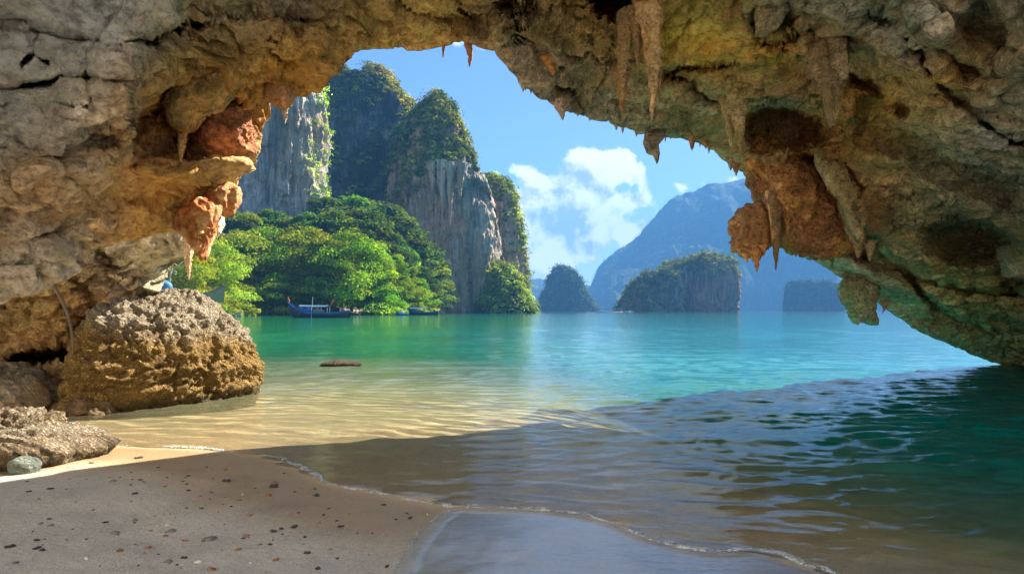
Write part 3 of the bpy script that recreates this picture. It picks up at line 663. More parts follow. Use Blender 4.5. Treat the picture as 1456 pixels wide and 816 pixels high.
stal = [(631,58,3,630,83,RED,0.0),(664,54,6,667,97,RED,.3),(797,146,9,800,172,(.4,.3,.24),0),(983,196,4,984,215,RED,0),(1002,200,4,1004,212,RED,0),(1046,232,5,1047,251,RED,0),(743,120,3,744,131,GRY,0),
        (870,28,17,884,158,ORA,.2),(893,30,11,885,150,BRN,-.2),(925,18,14,926,172,(.5,.32,.16),.2),(937,100,5,938,142,BRN,0),(905,20,10,906,95,BRN,0),(778,84,8,786,108,ORA,.2),
        (1035,140,11,1040,212,(.42,.31,.17),0),(1050,142,12,1053,216,(.4,.3,.17),0),
        (1256,428,4,1254,446,RED,.6),(1150,352,14,1153,370,(.2,.16,.12),0),(1112,165,7,1113,185,BRN,0)]
for k, (a, b, r_, c_, d_, cl, be) in enumerate(stal):
    spike('stalactite', a, b, r_, c_, d_, dS(a, b - 2, 0.0 if b > 140 or r_ < 9 else -0.1), col=cl, parent=cave, seed=k + 3, bend=be)
for px in np.r_[740:1040:9]:
    px = px + random.uniform(-4, 4); py = np.interp(px, sil[::1, 0][350:900], sil[:, 1][350:900]); 
    if random.random() < 0.45: spike('stalactite', px, py - 4, random.uniform(1.5, 4), px + random.uniform(-1, 1), py + random.uniform(3, 10), float(np.interp(px, sil[350:900, 0], sil[350:900, 2])), col=(.32,.24,.17), parent=cave, seed=int(px), nr_=16, ns=12)
def cb_(name, ol, D, th, col, sub=5, seed=0, **k): return blob(name, ol, D, th, M_stal if sub < 5 else M_cave, col, sub, seed=seed, parent=cave, rough=min(.07, th * .15), flute=(min(.16, th * .4) if name == 'rock_curtain' else 0.0), **k)
cb_('hanging_rock', [(915,186),(914,205),(920,218),(930,222),(935,234),(938,222),(937,206),(944,198),(948,186)], 10.9, .14, (.28,.22,.17), 4, 1)
cb_('hanging_rock', [(1178,40),(1198,52),(1204,80),(1203,112),(1192,128),(1192,165),(1181,194),(1174,150),(1162,125),(1151,108),(1150,82),(1162,55)], dS(1178,80,-.35), .16, (.30,.21,.12), 5, 2)
cb_('hanging_rock', [(1185,30),(1203,50),(1206,112),(1196,118),(1180,90),(1176,60)], dS(1178,80,-.5), .14, (.34,.25,.15), 4, 12)
cb_('hanging_rock', [(1074,-30),(1075,50),(1088,56),(1108,40),(1126,10),(1135,-30)], dS(1095,20,-.7), .2, (.25,.21,.13), 4, 3)
cb_('hanging_rock', [(382,118),(395,113),(412,118),(421,135),(415,150),(402,156),(388,150),(379,135)], 7.5, .16, (.30,.16,.08), 4, 4)
spike('stalactite', 404, 150, 5, 406, 176, 7.6, col=(.5,.4,.3), parent=cave, seed=8)
cb_('rock_curtain', [(262,296),(285,284),(306,288),(311,302),(300,330),(294,352),(288,370),(281,362),(276,345),(266,335),(250,325)], 7.9, .2, (.42,.14,.05), 5, 5, col2=(.6,.34,.16))
cb_('rock_curtain', [(298,268),(322,262),(340,268),(336,285),(330,302),(318,305),(308,298),(298,290)], 8.1, .2, (.42,.16,.06), 4, 6, col2=(.55,.3,.14))
cb_('rock_curtain', [(296,292),(310,290),(312,320),(304,340),(290,345)], 8.3, .15, (.62,.52,.42), 4, 16)
spike('stalactite', 267, 352, 6, 269, 398, 9.9, col=(.5,.34,.2), parent=wall, seed=31)
# lobes inside the left pocket
cb_('rock_lobe', [(196,172),(212,158),(238,162),(248,190),(243,220),(225,234),(200,222),(184,212),(186,190)], 7.4, .3, (.34,.2,.09), 5, 7, col2=(.22,.11,.05))
cb_('rock_lobe', [(238,150),(250,130),(290,108),(335,106),(338,122),(315,145),(285,158),(268,172),(264,190),(246,184)], 6.95, .32, (.42,.27,.1), 5, 8, centre=(278,145), col2=(.30,.2,.08))
cb_('rock_lobe', [(290,165),(310,150),(352,150),(360,185),(355,215),(330,228),(300,230),(285,205)], 7.7, .3, (.25,.1,.05), 5, 9, col2=(.4,.17,.07))
cb_('rock_lobe', [(200,222),(250,228),(300,236),(350,222),(362,236),(330,252),(270,262),(215,258),(190,244)], 7.2, .3, (.52,.3,.12), 5, 10, centre=(275,243))
spike('stalactite', 262, 165, 8, 256, 236, 7.3, col=(.5,.33,.16), parent=cave, seed=33)
# orange formation on the right
cb_('rock_curtain', [(1055,200),(1085,198),(1120,215),(1150,245),(1180,280),(1204,315),(1206,352),(1190,362),(1160,362),(1130,358),(1112,340),(1098,310),(1082,290),(1072,262),(1060,238)], 11.9, .55, ORA, 6, 11, centre=(1128,290), col2=(.36,.16,.07))
cb_('rock_curtain', [(1075,289),(1086,300),(1093,325),(1091,350),(1082,358),(1076,372),(1068,366),(1058,366),(1052,358),(1045,352),(1042,322),(1052,300)], 11.8, .32, (.50,.25,.10), 5, 13, col2=(.38,.17,.08))
cb_('rock_curtain', [(1090,215),(1130,222),(1150,250),(1160,300),(1146,318),(1120,300),(1100,282),(1088,250)], 11.5, .3, (.58,.27,.09), 5, 14, col2=(.42,.2,.08))
for (a, b, r_, c_, d_, cl) in [(1060,362,5,1062,374,ORA),(1074,360,6,1076,387,ORA),(1100,285,9,1103,386,(.26,.15,.08)),(1097,280,7,1098,352,(.6,.33,.14)),(1118,285,9,1119,334,ORA),(1139,290,9,1141,336,ORA),(1216,325,11,1220,368,(.3,.19,.1)),(1206,300,8,1210,345,BRN),(1236,345,7,1236,372,BRN),(1085,350,4,1086,364,ORA)]:
    spike('stalactite', a, b, r_, c_, d_, 11.5 if a < 1150 else 11.0, col=cl, parent=cave, seed=a, bend=.15)
cb_('rock_curtain', [(1165,205),(1185,215),(1205,250),(1228,290),(1232,320),(1222,345),(1210,320),(1195,285),(1172,250),(1158,222)], 10.6, .2, (.42,.3,.15), 5, 15)
cb_('hanging_rock', [(1200,392),(1193,408),(1197,430),(1208,445),(1212,458),(1220,462),(1227,452),(1234,462),(1246,464),(1241,445),(1243,425),(1250,408),(1238,396)], 14.0, .35, (.30,.28,.18), 5, 17, col2=(.24,.26,.1))
cb_('rock_lobe', [(1428,350),(1445,345),(1470,350),(1470,400),(1440,398),(1430,380)], 11.3, .4, (.22,.2,.13), 4, 18)

# hanging root on the recessed wall
spike('hanging_root', 70, 395, 2.2, 104, 504, 9.0, mat=M_bark, col=(.2,.2,.2), parent=None, seed=2, bend=2.5, power=0.25)
tag(C.objects['hanging_root'], 'thin grey root hanging down the brown recessed wall', 'root')

# ---------------------------------------------------------------- boulders
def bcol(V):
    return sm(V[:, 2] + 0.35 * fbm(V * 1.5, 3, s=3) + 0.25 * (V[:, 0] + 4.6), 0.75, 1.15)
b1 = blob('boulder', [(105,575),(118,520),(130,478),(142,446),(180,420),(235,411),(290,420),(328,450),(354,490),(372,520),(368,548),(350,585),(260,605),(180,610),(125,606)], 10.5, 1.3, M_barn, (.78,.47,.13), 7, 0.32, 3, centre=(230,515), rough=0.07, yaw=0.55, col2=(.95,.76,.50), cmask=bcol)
tag(b1, 'largest boulder, rough ochre rock standing at the water edge', 'boulder')
b2 = blob('boulder', [(-90,600),(0,584),(30,579),(60,588),(100,606),(135,622),(152,636),(140,652),(90,668),(40,680),(-90,690)], 6.3, .7, M_barn, (.95,.75,.50), 6, 0.3, 5, centre=(30,632), rough=0.07, col2=(.7,.5,.28))
tag(b2, 'low pale pitted boulder on the sand at the left edge', 'boulder')
b3 = blob('boulder', [(-80,520),(0,513),(30,530),(62,560),(70,580),(20,590),(-80,592)], 9.0, .8, M_cave, (.22,.17,.1), 5, 0.3, 6, rough=.05)
tag(b3, 'dark smooth rock behind the low pale boulder, in shadow', 'rock')
b4 = blob('boulder', [(15,655),(30,648),(48,652),(55,662),(50,674),(20,676)], 5.62, .12, M_cave, (.10,.115,.095), 5, 0.2, 8)
tag(b4, 'small grey green stone at the foot of the low pale boulder', 'stone')
b5 = blob('boulder', [(455,516),(480,511),(512,514),(516,519),(490,523),(455,521)], 17.2, .5, M_barn, (.34,.2,.09), 5, 0.12, 9, rough=.05)
tag(b5, 'flat brown rock just breaking the water surface behind the largest boulder', 'rock')
b6 = blob('boulder', [(80,570),(120,545),(170,560),(180,588),(130,600),(80,592)], 9.4, .5, M_cave, (.16,.1,.05), 5, 0.3, 19, rough=.06)
tag(b6, 'dark rock wedged beneath the left side of the largest boulder', 'rock')

# ---------------------------------------------------------------- pebbles
peb = []
pm = {}
for nm, cc in (('dark', (.06,.05,.045)), ('brown', (.25,.13,.06)), ('orange', (.33,.16,.08)), ('pale', (.62,.55,.46)), ('grey', (.2,.19,.17))): pm[nm] = simple(nm + '_stone', cc, 0.75, 0.3, 0.35, 30)
def pebble_mesh(k, nm):
    vs, fs = ico(3); r_ = np.random.default_rng(k)
    s_ = np.array([1.0, r_.uniform(0.5, .8), r_.uniform(.3, .55)])
    V = vs * (1 + 0.6 * fbm(vs * 1.3, 2, s=k)[:, None] + 0.3 * fbm(vs * 4, 2, s=k + 1)[:, None]) * s_
    V[:, 2] = np.maximum(V[:, 2], -0.25)
    o = mkmesh('pebble', V, fs, pm[nm]); return o
kinds = ['dark', 'dark', 'brown', 'orange', 'pale', 'grey', 'dark', 'brown']
protos = [pebble_mesh(k + 40, nm) for k, nm in enumerate(kinds)]
used = set()
hand = [(390,292+400,14,0),(450,705,9,0),(390,686,7,2),(545,718,6,0),(578,730,5,0),(286,722,5,0),(355,733,6,3),(240,745,14,4),(296,768,17,5),(290,770,8,2),(283,801,13,4),(350,761,8,3),(210,783,9,3),(338,784,9,3),(433,764,6,0),(437,786,9,0),(452,812,9,0),(245,753,12,5),(14,777,11,0),(52,780,9,0),(170,787,10,2),(124,796,11,4),(192,703,7,0),(186,694,5,0),(70,735,6,0),(60,782,8,0),
        (400,751,6,0),(386,753,6,2),(345,704,5,4),(300,699,6,3),(302,682,5,2),(322,683,6,4),(197,652,9,0),(130,660,6,0),(404,673,4,0),(563,739,4,0),(545,760,3,4),(240,801,10,5),(262,795,8,0),(370,776,6,2),(235,760,7,2),(470,781,6,3),(480,795,5,0),(550,806,7,0),(300,812,12,3),(20,800,8,5)]
spots = [(a, b, c * 0.5, k) for a, b, c, k in hand]
r_ = np.random.default_rng(11)
while len(spots) < 290:
    a = r_.uniform(-40, 640); b = r_.uniform(662, 830)
    tide = 690 + 0.12 * (a - 200) + 14 * math.sin(a * 0.02)
    if r_.random() > math.exp(-((a - 290) / 190) ** 2 - ((b - 745) / 75) ** 2) * 0.75 + 0.08 + 0.5 * math.exp(-((b - tide) / 6) ** 2) * (a > 150): continue
    x_, y_ = PG(a, b)
    if sdist(np.array([x_]), np.array([y_]))[0] > -0.12 or inpoly(np.array([x_]), np.array([y_]), film)[0]: continue
    spots.append((a, b, float(r_.exponential(0.9) + 0.6), int(r_.choice([0, 0, 0, 1, 6, 2, 7, 3, 4, 5]))))
pl = {'dark': 'small dark pebble scattered on the shaded grey sand', 'brown': 'small brown pebble scattered on the shaded grey sand', 'orange': 'small orange shell fragment lying on the shaded sand', 'pale': 'small pale coral fragment lying on the shaded sand', 'grey': 'small grey pebble scattered on the shaded sand'}
for a, b, s_, k in spots:
    x_, y_ = PG(a, b); z_ = float(ground_z(np.array([x_]), np.array([y_]))[0])
    x_, y_ = PG(a, b, z_); z_ = float(ground_z(np.array([x_]), np.array([y_]))[0])
    p = protos[k]; o = p if k not in used else p.copy()
    if k in used: C.objects.link(o)
    used.add(k)
    rad_ = s_ / F * y_ * 1.15; o.location = (x_, y_, z_ + 0.05 * rad_); o.scale = (rad_,) * 3; o.rotation_euler = (0, 0, random.uniform(0, 6.28))
    nm = kinds[k]; tag(o, pl[nm], 'pebble', nm + ' pebbles on the sand')
for k, p in enumerate(protos):
    if k not in used: bpy.data.objects.remove(p)

# ---------------------------------------------------------------- foliage
def leaf_quads(cen, nrm, size, rg, jitter=0.6):
    """one folded quad per centre"""
    nq = len(cen)
    d = nrm + rg.normal(0, jitter, (nq, 3)); d /= np.linalg.norm(d, axis=1, keepdims=True) + 1e-9
    t = np.cross(d, rg.normal(0, 1, (nq, 3))); t /= np.linalg.norm(t, axis=1, keepdims=True) + 1e-9
    b = np.cross(d, t); s_ = (size * rg.uniform(0.55, 1.3, nq))[:, None]
    V = np.stack([cen - t * s_, cen - b * s_ * 0.55 + d * s_ * 0.12, cen + t * s_, cen + b * s_ * 0.55 + d * s_ * 0.12], 1)
    return V.reshape(-1, 3), np.arange(nq * 4).reshape(-1, 4)
def crown(name, seed, H, Wd, nclump, nleaf, size, mat, parent, base=0.18, dome=1.0, y_scale=1.0):
    rg = np.random.default_rng(seed)
    # lobes: rounded sub-crowns at different heights
    cl = []
    for k in range(nclump):
        t = rg.uniform(0, 1) ** 0.8; ang = rg.uniform(0, 6.28); z = H * (base + (1 - base) * t)
        env = Wd * 0.5 * math.sin(math.pi * min(1, 0.22 + 0.75 * t)) ** 0.7 * dome
        rr_ = env * math.sqrt(rg.uniform(0.1, 1)) * 0.92
        cl.append((math.cos(ang) * rr_, math.sin(ang) * rr_ * y_scale, z - 0.3 * H * 0.1, rg.uniform(0.10, 0.2) * Wd, rg.uniform(0.55, 1.35)))
    per = max(4, nleaf // nclump); Cn, Nn, Cl = [], [], []
    for (x, y, z, r, br) in cl:
        v_ = rg.normal(0, 1, (per, 3)); v_ /= np.linalg.norm(v_, axis=1, keepdims=True); v_[:, 2] = np.abs(v_[:, 2]) * 0.9 - 0.25 * (rg.random(per) < 0.4)
        rad_ = r * rg.uniform(0.65, 1.05, per)[:, None]
        Cn.append(np.array([x, y, z]) + v_ * rad_ * np.array([1, 1, 0.75])); Nn.append(v_ + np.array([0, 0, 0.5]))
        Cl.append(np.ones((per, 3)) * br * np.array([1.0 + 0.12 * rg.normal(), 1, 0.9 + 0.2 * rg.normal()]))
    Cn = np.concatenate(Cn); Nn = np.concatenate(Nn); Cl = np.concatenate(Cl)
    Cl *= rg.uniform(0.75, 1.25, (len(Cl), 1))
    V, Fc = leaf_quads(Cn, Nn, size, rg)
    return mkmesh(name, V, Fc, mat, np.clip(np.repeat(Cl, 4, 0), 0.05, 2), smooth=False, parent=parent)
def trunk_mesh(name, H, r, mat, parent, seed=0, limbs=5):
    rg = np.random.default_rng(seed); Vs, Fs, base = [], [], 0
    def tube(a, b, r0_, r1_, nr_=8, ns=8, bend=0.0):
        nonlocal base
        t = np.linspace(0, 1, nr_)[:, None]; an = np.linspace(0, 6.2832, ns, endpoint=False)[None]
        ax = np.array(a) + (np.array(b) - np.array(a)) * t[..., None] + np.array([bend, bend * 0.4, 0]) * np.sin(t * 3.14)[..., None]
        rr_ = (r0_ + (r1_ - r0_) * t) * (1 + 0.5 * np.exp(-t * 10) * (r0_ == r))
        V = ax + np.stack(np.broadcast_arrays(np.cos(an) * rr_, np.sin(an) * rr_, 0 * an * t), -1)
        Vs.append(V.reshape(-1, 3)); Fs.append(gridfaces(nr_, ns, True) + base); base += nr_ * ns
    top = (rg.normal(0, .04) * H, 0, H * 0.8)
    tube((0, 0, -1), top, r, r * 0.35, 10, 10, rg.normal(0, .03) * H)
    for k in range(limbs):
        z = H * rg.uniform(0.25, 0.6); a = rg.uniform(0, 6.28); L = H * rg.uniform(0.2, 0.35)
        tube((top[0] * z / H, 0, z), (math.cos(a) * L, math.sin(a) * L, z + L * 0.8), r * 0.45, r * 0.12, 6, 6)
    return mkmesh(name, np.concatenate(Vs), np.concatenate(Fs), mat, parent=parent)
def make_tree(name, seed, H, Wd, mat, nclump=60, nleaf=5200, size=0.55, base=0.15, bark=M_bark):
    t = empty(name, (0, 0, 0)); crown('crown', seed, H, Wd, nclump, nleaf, size, mat, t, base); trunk_mesh('trunk', H, H * 0.016, bark, t, seed); return t
def dup(t):
    r = t.copy(); C.objects.link(r)
    for ch in t.children:
        c = ch.copy(); C.objects.link(c); c.parent = r
    return r
TP = {'broad': make_tree('broadleaf_tree', 1, 24, 24, M_leaf, 90, 17000, .38, 0.02), 'round': make_tree('broadleaf_tree', 2, 24, 19, M_leaf, 80, 15000, .38, .02), 'yellow': make_tree('broadleaf_tree', 3, 20, 21, M_leafy, 80, 14000, .34, .0),
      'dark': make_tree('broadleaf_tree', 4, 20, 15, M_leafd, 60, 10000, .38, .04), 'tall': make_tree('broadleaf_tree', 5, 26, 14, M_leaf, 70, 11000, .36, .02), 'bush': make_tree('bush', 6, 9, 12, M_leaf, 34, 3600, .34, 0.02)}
first = set()
def put_tree(kind, px, D, top_py, label, group, wscale=1.0, cat='tree', zb=None):
    x = (px - CX) / F * D
    z = float(ground_z(np.array([x]), np.array([float(D)]))[0]) if zb is None else zb
    z = max(z, 0.3)
    H = CH + (HY - top_py) / F * D - z; H0 = {'broad': 24, 'round': 24, 'yellow': 20, 'dark': 20, 'tall': 26, 'bush': 9}[kind]
    t = TP[kind] if kind not in first else dup(TP[kind]); first.add(kind)
    s_ = max(3.0, H) / H0 / 1.0; t.location = (x, D, z); t.scale = (s_ * wscale, s_ * wscale, s_); t.rotation_euler = (0, 0, random.uniform(0, 6.28))
    tag(t, label, cat, group); return t
ordn = ['first', 'second', 'third', 'fourth', 'fifth', 'sixth', 'seventh', 'eighth', 'ninth', 'tenth', 'eleventh', 'twelfth', 'thirteenth', 'fourteenth', 'fifteenth', 'sixteenth', 'seventeenth', 'eighteenth', 'nineteenth', 'twentieth']
front = [('yellow',262,150,352),('yellow',296,165,345),('bush',332,176,402),('yellow',338,205,335),('broad',378,215,328),('bush',392,200,398),('broad',430,218,325),('round',462,214,342),('bush',448,205,396),('broad',500,214,332),('round',530,222,352),('bush',545,216,402),('tall',565,228,362),('tall',585,238,380),('tall',600,252,396),('bush',598,240,412)]
nm_ = {'yellow': 'yellow green leafy', 'broad': 'broad bright green', 'round': 'round bright green', 'tall': 'narrow mid green', 'bush': 'low green', 'dark': 'dark green'}
for i, (k, px, D, tp) in enumerate(front):
    c_ = 'bush' if k == 'bush' else 'tree'
    put_tree(k, px, D, tp, '%s %s, %s from left in the front row on the far shore' % (nm_[k], c_, ordn[i]), 'trees along the far shoreline', 1.15 if k != 'tall' else 1.0, c_)
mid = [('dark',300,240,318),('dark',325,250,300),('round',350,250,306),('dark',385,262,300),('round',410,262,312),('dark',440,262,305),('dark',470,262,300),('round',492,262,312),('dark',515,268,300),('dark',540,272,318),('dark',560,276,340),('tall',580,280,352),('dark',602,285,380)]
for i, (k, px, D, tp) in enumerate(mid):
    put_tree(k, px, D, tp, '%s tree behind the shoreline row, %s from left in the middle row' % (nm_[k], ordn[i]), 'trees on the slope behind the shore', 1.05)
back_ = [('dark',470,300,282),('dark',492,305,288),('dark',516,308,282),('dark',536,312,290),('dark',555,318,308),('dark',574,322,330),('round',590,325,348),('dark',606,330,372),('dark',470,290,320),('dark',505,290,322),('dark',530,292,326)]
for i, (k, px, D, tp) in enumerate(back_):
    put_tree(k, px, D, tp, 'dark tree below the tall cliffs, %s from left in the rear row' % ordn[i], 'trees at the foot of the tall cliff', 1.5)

# ---------------------------------------------------------------- cliffs and islands
def tower(name, prof, D, depth, mat, seed=0, nr_=170, ns=300, flute=1.0, recess=None):
    """karst tower: profile rows (py, left px, right px) at distance D; plan is a lobed oval 'depth' times as deep as wide"""
    pr = np.array(prof, float); pr = pr[np.argsort(-pr[:, 0])]
    tt = np.r_[np.linspace(0, 0.97, nr_ - 8), np.linspace(0.975, 1, 8)]
    py = pr[0, 0] + 14 + (pr[-1, 0] - pr[0, 0] - 14) * tt
    L = np.interp(-py, -pr[:, 0], pr[:, 1]); Rr = np.interp(-py, -pr[:, 0], pr[:, 2])
    xc = ((L + Rr) / 2 - CX) / F * D; hw = (Rr - L) / 2 / F * D; z = CH + (HY - py) / F * D
    hw[-1] *= 0.02; hw[-2] *= 0.5; hw[-3] *= 0.75; hw[-4] *= .9
    an = np.linspace(0, 2 * math.pi, ns, endpoint=False)[None]
    c_, s_ = np.cos(an), np.sin(an); e = 0.8
    V = np.stack(np.broadcast_arrays(xc[:, None] + hw[:, None] * np.sign(c_) * np.abs(c_) ** e, D + hw[0] * depth * 0.0 + np.maximum(hw, 0.25 * hw.max())[:, None] * depth * np.sign(s_) * np.abs(s_) ** e * np.minimum(1, hw[:, None] / (0.25 * hw.max()) + 0.02), z[:, None] + 0 * an), -1)
    sc_ = hw.max()
    nrm = np.stack(np.broadcast_arrays(c_ + 0 * z[:, None], s_ + 0 * z[:, None], 0 * an * z[:, None]), -1)
    big = fbm(V / sc_ * np.array([1.4, 1.4, 0.6]), 3, 0.5, seed)
    fl = fbm(V / sc_ * np.array([5, 5, 1.3]), 5, 0.6, seed + 5, True)
    led = fbm(V / sc_ * np.array([3, 3, 5]), 4, 0.6, seed + 9)
    k = np.minimum(1, hw[:, None] / (0.3 * hw.max()))
    V = V + nrm * ((0.16 * big + 0.11 * fl * flute + 0.07 * led) * sc_ * k)[..., None]
    V[..., 2] += (0.16 * sc_ * fbm(V / sc_ * np.array([2.6, 2.6, .8]) + 7, 4, 0.6, seed + 41, True)) * sm(tt, 0.45, 0.9)[:, None] * (hw / sc_ > 0.12)[:, None]
    V[..., 2] += (0.13 * sc_ * fbm(V / sc_ * 4, 4, 0.6, seed + 11)) * sm(tt, 0.1, 0.4)[:, None]
    if recess:
        za, zb, dpt = recess; zz = V[..., 2] + 10 * fbm(V * np.array([.05, .05, .0]), 3, s=seed + 31)
        V[..., 1] += np.where(V[..., 1] < D, 1, 0) * dpt * (1 - sm(zz, za, za + 7)) * (0.35 + 0.65 * sm(zz, zb, za))
    o = mkmesh(name, V, gridfaces(nr_, ns, True), mat, loc=(float(xc[0]), D, 0))
    return o, V
def cover(parent, V, mat, nclump, per, size, seed, thr=0.0, steep=0.35, thick=1.0, half=True, toponly=None, bright=(0.6, 1.4)):
    """scrub growing on a rock surface where it is not too steep"""
    rg = np.random.default_rng(seed); N = grid_normals(V)
    cen = V.mean((0, 1)); outw = V - cen; outw[..., 2] = 0; N = N * np.sign((N * outw).sum(-1, keepdims=True) + 1e-9)
    sc_ = np.ptp(V[..., 0]) / 2
    nz_ = fbm(V / sc_ * np.array([3.2, 3.2, 1.6]), 4, 0.6, seed + 70)
    w_ = nz_ + steep * N[..., 2] * 2.0 + 0.9 * sm(V[..., 2], V[..., 2].max() * 0.72, V[..., 2].max()) * 0.8
    if toponly is not None: w_ = w_ + toponly(V)
    ok = (w_ > thr)
    if half: ok &= (V[..., 1] < V[..., 1].mean() + 0.35 * np.ptp(V[..., 1]))
    idx = np.argwhere(ok)
    idx = idx[(idx[:, 0] > 2) & (idx[:, 0] < V.shape[0] - 1)]
    # weight by area
    du = np.linalg.norm(np.diff(V, axis=1, append=V[:, :1]), axis=-1); dv = np.linalg.norm(np.diff(V, axis=0, append=V[-1:]), axis=-1)
    ar = (du * dv)[idx[:, 0], idx[:, 1]]; pick = idx[rg.choice(len(idx), nclump, p=ar / ar.sum())]
    c = V[pick[:, 0], pick[:, 1]]; nn = N[pick[:, 0], pick[:, 1]]
    r_ = size * rg.uniform(0.7, 2.4, nclump) * np.where(rg.random(nclump) < 0.12, 1.8, 1.0)
    br = rg.uniform(*bright, nclump) * np.where(rg.random(nclump) < 0.28, 2.1, 0.85)
    v_ = rg.normal(0, 1, (nclump, per, 3)); v_ /= np.linalg.norm(v_, axis=-1, keepdims=True); v_[..., 2] = np.abs(v_[..., 2])
    Q = c[:, None] + nn[:, None] * (r_ * 0.4 * thick)[:, None, None] + v_ * (r_ * thick)[:, None, None] * np.array([1, 1, 0.8])
    colr = np.repeat(br, per)[:, None] * np.stack([1 + 0.35 * rg.random(nclump * per) * (np.repeat(br, per) > 1.2), np.ones(nclump * per), 0.85 + 0.3 * rg.random(nclump * per)], 1) * rg.uniform(.75, 1.25, (nclump * per, 1))
    Vq, Fq = leaf_quads(Q.reshape(-1, 3), (v_ + nn[:, None] + np.array([0, 0, .3])).reshape(-1, 3), size * 0.62, rg, 0.5)
    o = mkmesh('vegetation', Vq, Fq, mat, np.clip(np.repeat(colr, 4, 0), .05, 3), smooth=False)
    o.parent = parent; o.matrix_parent_inverse = __import__('mathutils').Matrix.Translation(-parent.location); o['kind'] = 'stuff'
    return o
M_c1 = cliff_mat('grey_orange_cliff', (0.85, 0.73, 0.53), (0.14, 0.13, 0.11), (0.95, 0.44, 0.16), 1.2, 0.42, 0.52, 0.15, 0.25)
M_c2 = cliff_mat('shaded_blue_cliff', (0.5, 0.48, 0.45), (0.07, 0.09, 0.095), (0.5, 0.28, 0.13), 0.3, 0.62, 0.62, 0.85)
M_c4 = cliff_mat('white_cliff', (0.92, 0.82, 0.68), (0.13, 0.13, 0.13), (0.7, 0.42, 0.22), 1.2, 0.55, 0.54, 0.0)
M_c5 = cliff_mat('island_cliff', (0.6, 0.48, 0.4), (0.08, 0.08, 0.08), (0.75, 0.3, 0.14), 0.8, 0.42, 0.58, 0.15)
M_far = cliff_mat('far_cliff', (0.12, 0.12, 0.10), (0.03, 0.04, 0.03), (0.2, 0.12, 0.08), 0.4, 0.62, 0.66, 0.9)
t, V = tower('limestone_cliff', [(133,616,621),(140,611,627),(150,606,630),(158,596,637),(170,592,641),(195,583,655),(230,580,672),(250,578,684),(290,578,704),(330,582,708),(345,586,710),(370,590,714),(400,594,718),(442,600,724)], 380, 0.8, M_c1, 3, recess=(72, 10, 12))
tag(t, 'tall pointed cliff with orange drips above the water, centre of the bay', 'cliff')
bare = lambda V: -1.3 * (1 - sm(V[..., 2] + 55 * fbm(V * np.array([.035, .035, .012]), 3, s=4) - 14 * sm(V[..., 0], -22, -14), 78, 98)) + 0.1
cover(t, V, M_scrub, 2200, 26, 1.15, 5, 0.16, 0.5, toponly=bare)
for k, (a, b, r_, c_, d_) in enumerate([(614,236,6,616,290),(628,236,7,630,305),(640,240,5,640,322),(655,238,5,654,285)]):
    o = spike('stalactite', a, b, r_, c_, d_, 380 - 25 + abs(a - 640) * 0.1, mat=M_c1, parent=None, seed=k, flat=0.8, power=0.6)
    o.parent = t; o.matrix_parent_inverse = __import__('mathutils').Matrix.Translation(-t.location)
t, V = tower('limestone_cliff', [(176,574,584),(188,566,592),(205,560,600),(260,556,606),(340,550,610),(442,545,620)], 415, 0.8, M_c1, 17)
tag(t, 'lower jagged cliff saddle joining the pointed cliff to the broad cliff', 'cliff')
cover(t, V, M_scrub, 1500, 26, 1.15, 15, 0.1, 0.5)
t, V = tower('limestone_cliff', [(250,688,700),(262,676,716),(285,662,732),(320,654,740),(350,652,744),(390,662,747),(442,662,752)], 425, 0.9, M_c1, 13)
tag(t, 'rounded scrub covered shoulder to the right of the tall pointed cliff', 'cliff')
cover(t, V, M_scrub, 1700, 26, 1.1, 6, 0.12, 0.5)
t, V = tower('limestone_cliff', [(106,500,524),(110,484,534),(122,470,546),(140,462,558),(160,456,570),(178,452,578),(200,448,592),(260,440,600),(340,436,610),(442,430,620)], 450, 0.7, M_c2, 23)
tag(t, 'broad blue shaded cliff with overgrown summit, left of the pointed cliff', 'cliff')
cover(t, V, M_scrub, 2900, 28, 1.3, 7, 0.3, 0.5)
t, V = tower('limestone_cliff', [(80,300,436),(110,300,444),(140,300,448),(200,296,452),(260,296,455),(320,292,458),(442,290,462)], 300, 0.7, M_c4, 33, flute=1.4)
tag(t, 'pale streaked white cliff rising behind the shoreline trees at left', 'cliff')
cover(t, V, M_leaf, 700, 16, 0.7, 8, 0.2, 0.5, toponly=lambda V: 1.6 * sm(V[..., 0], (441 - CX) / F * 300, (450 - CX) / F * 300) - 1.2, thick=1.3)
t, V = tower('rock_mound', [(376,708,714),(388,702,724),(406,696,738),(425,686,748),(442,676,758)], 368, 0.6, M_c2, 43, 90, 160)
tag(t, 'leafy green mound at the water foot of the pointed cliff', 'rock mound')
cover(t, V, M_scrub, 700, 34, 0.95, 9, -0.9, 0.5, 1.3, bright=(.7, 1.7))
t, V = tower('island', [(366,995,1014),(370,980,1028),(378,956,1038),(388,944,1042),(400,938,1044),(420,935,1044),(442,932,1042)], 760, 0.7, M_c5, 53, 110, 220)
tag(t, 'steep domed island with red streaked cliff and green top, in the open bay', 'island')
cover(t, V, M_scrub, 1000, 18, 1.7, 10, 0.25, 0.6, toponly=lambda V: -1.2 * (1 - sm(V[..., 2] + 18 * fbm(V * .03, 3, s=2), 32, 48)))
t2, V = tower('island_slope', [(388,930,945),(394,918,960),(404,904,965),(417,893,970),(431,885,972),(442,878,975)], 735, 0.7, M_c5, 56, 110, 200); t2.parent = t; t2.matrix_parent_inverse = __import__('mathutils').Matrix.Translation(-t.location)
o = cover(t2, V, M_scrub, 1100, 18, 1.7, 11, 0.12, 0.5)
t, V = tower('island', [(380,800,805),(386,792,812),(395,786,820),(408,779,828),(424,770,836),(442,762,846)], 1300, 0.7, M_far, 63, 90, 160)
tag(t, 'small hazy conical island between the cliff and the mountain', 'island')
cover(t, V, M_scrubfar, 1200, 8, 2.6, 12, 0.0, 0.5)
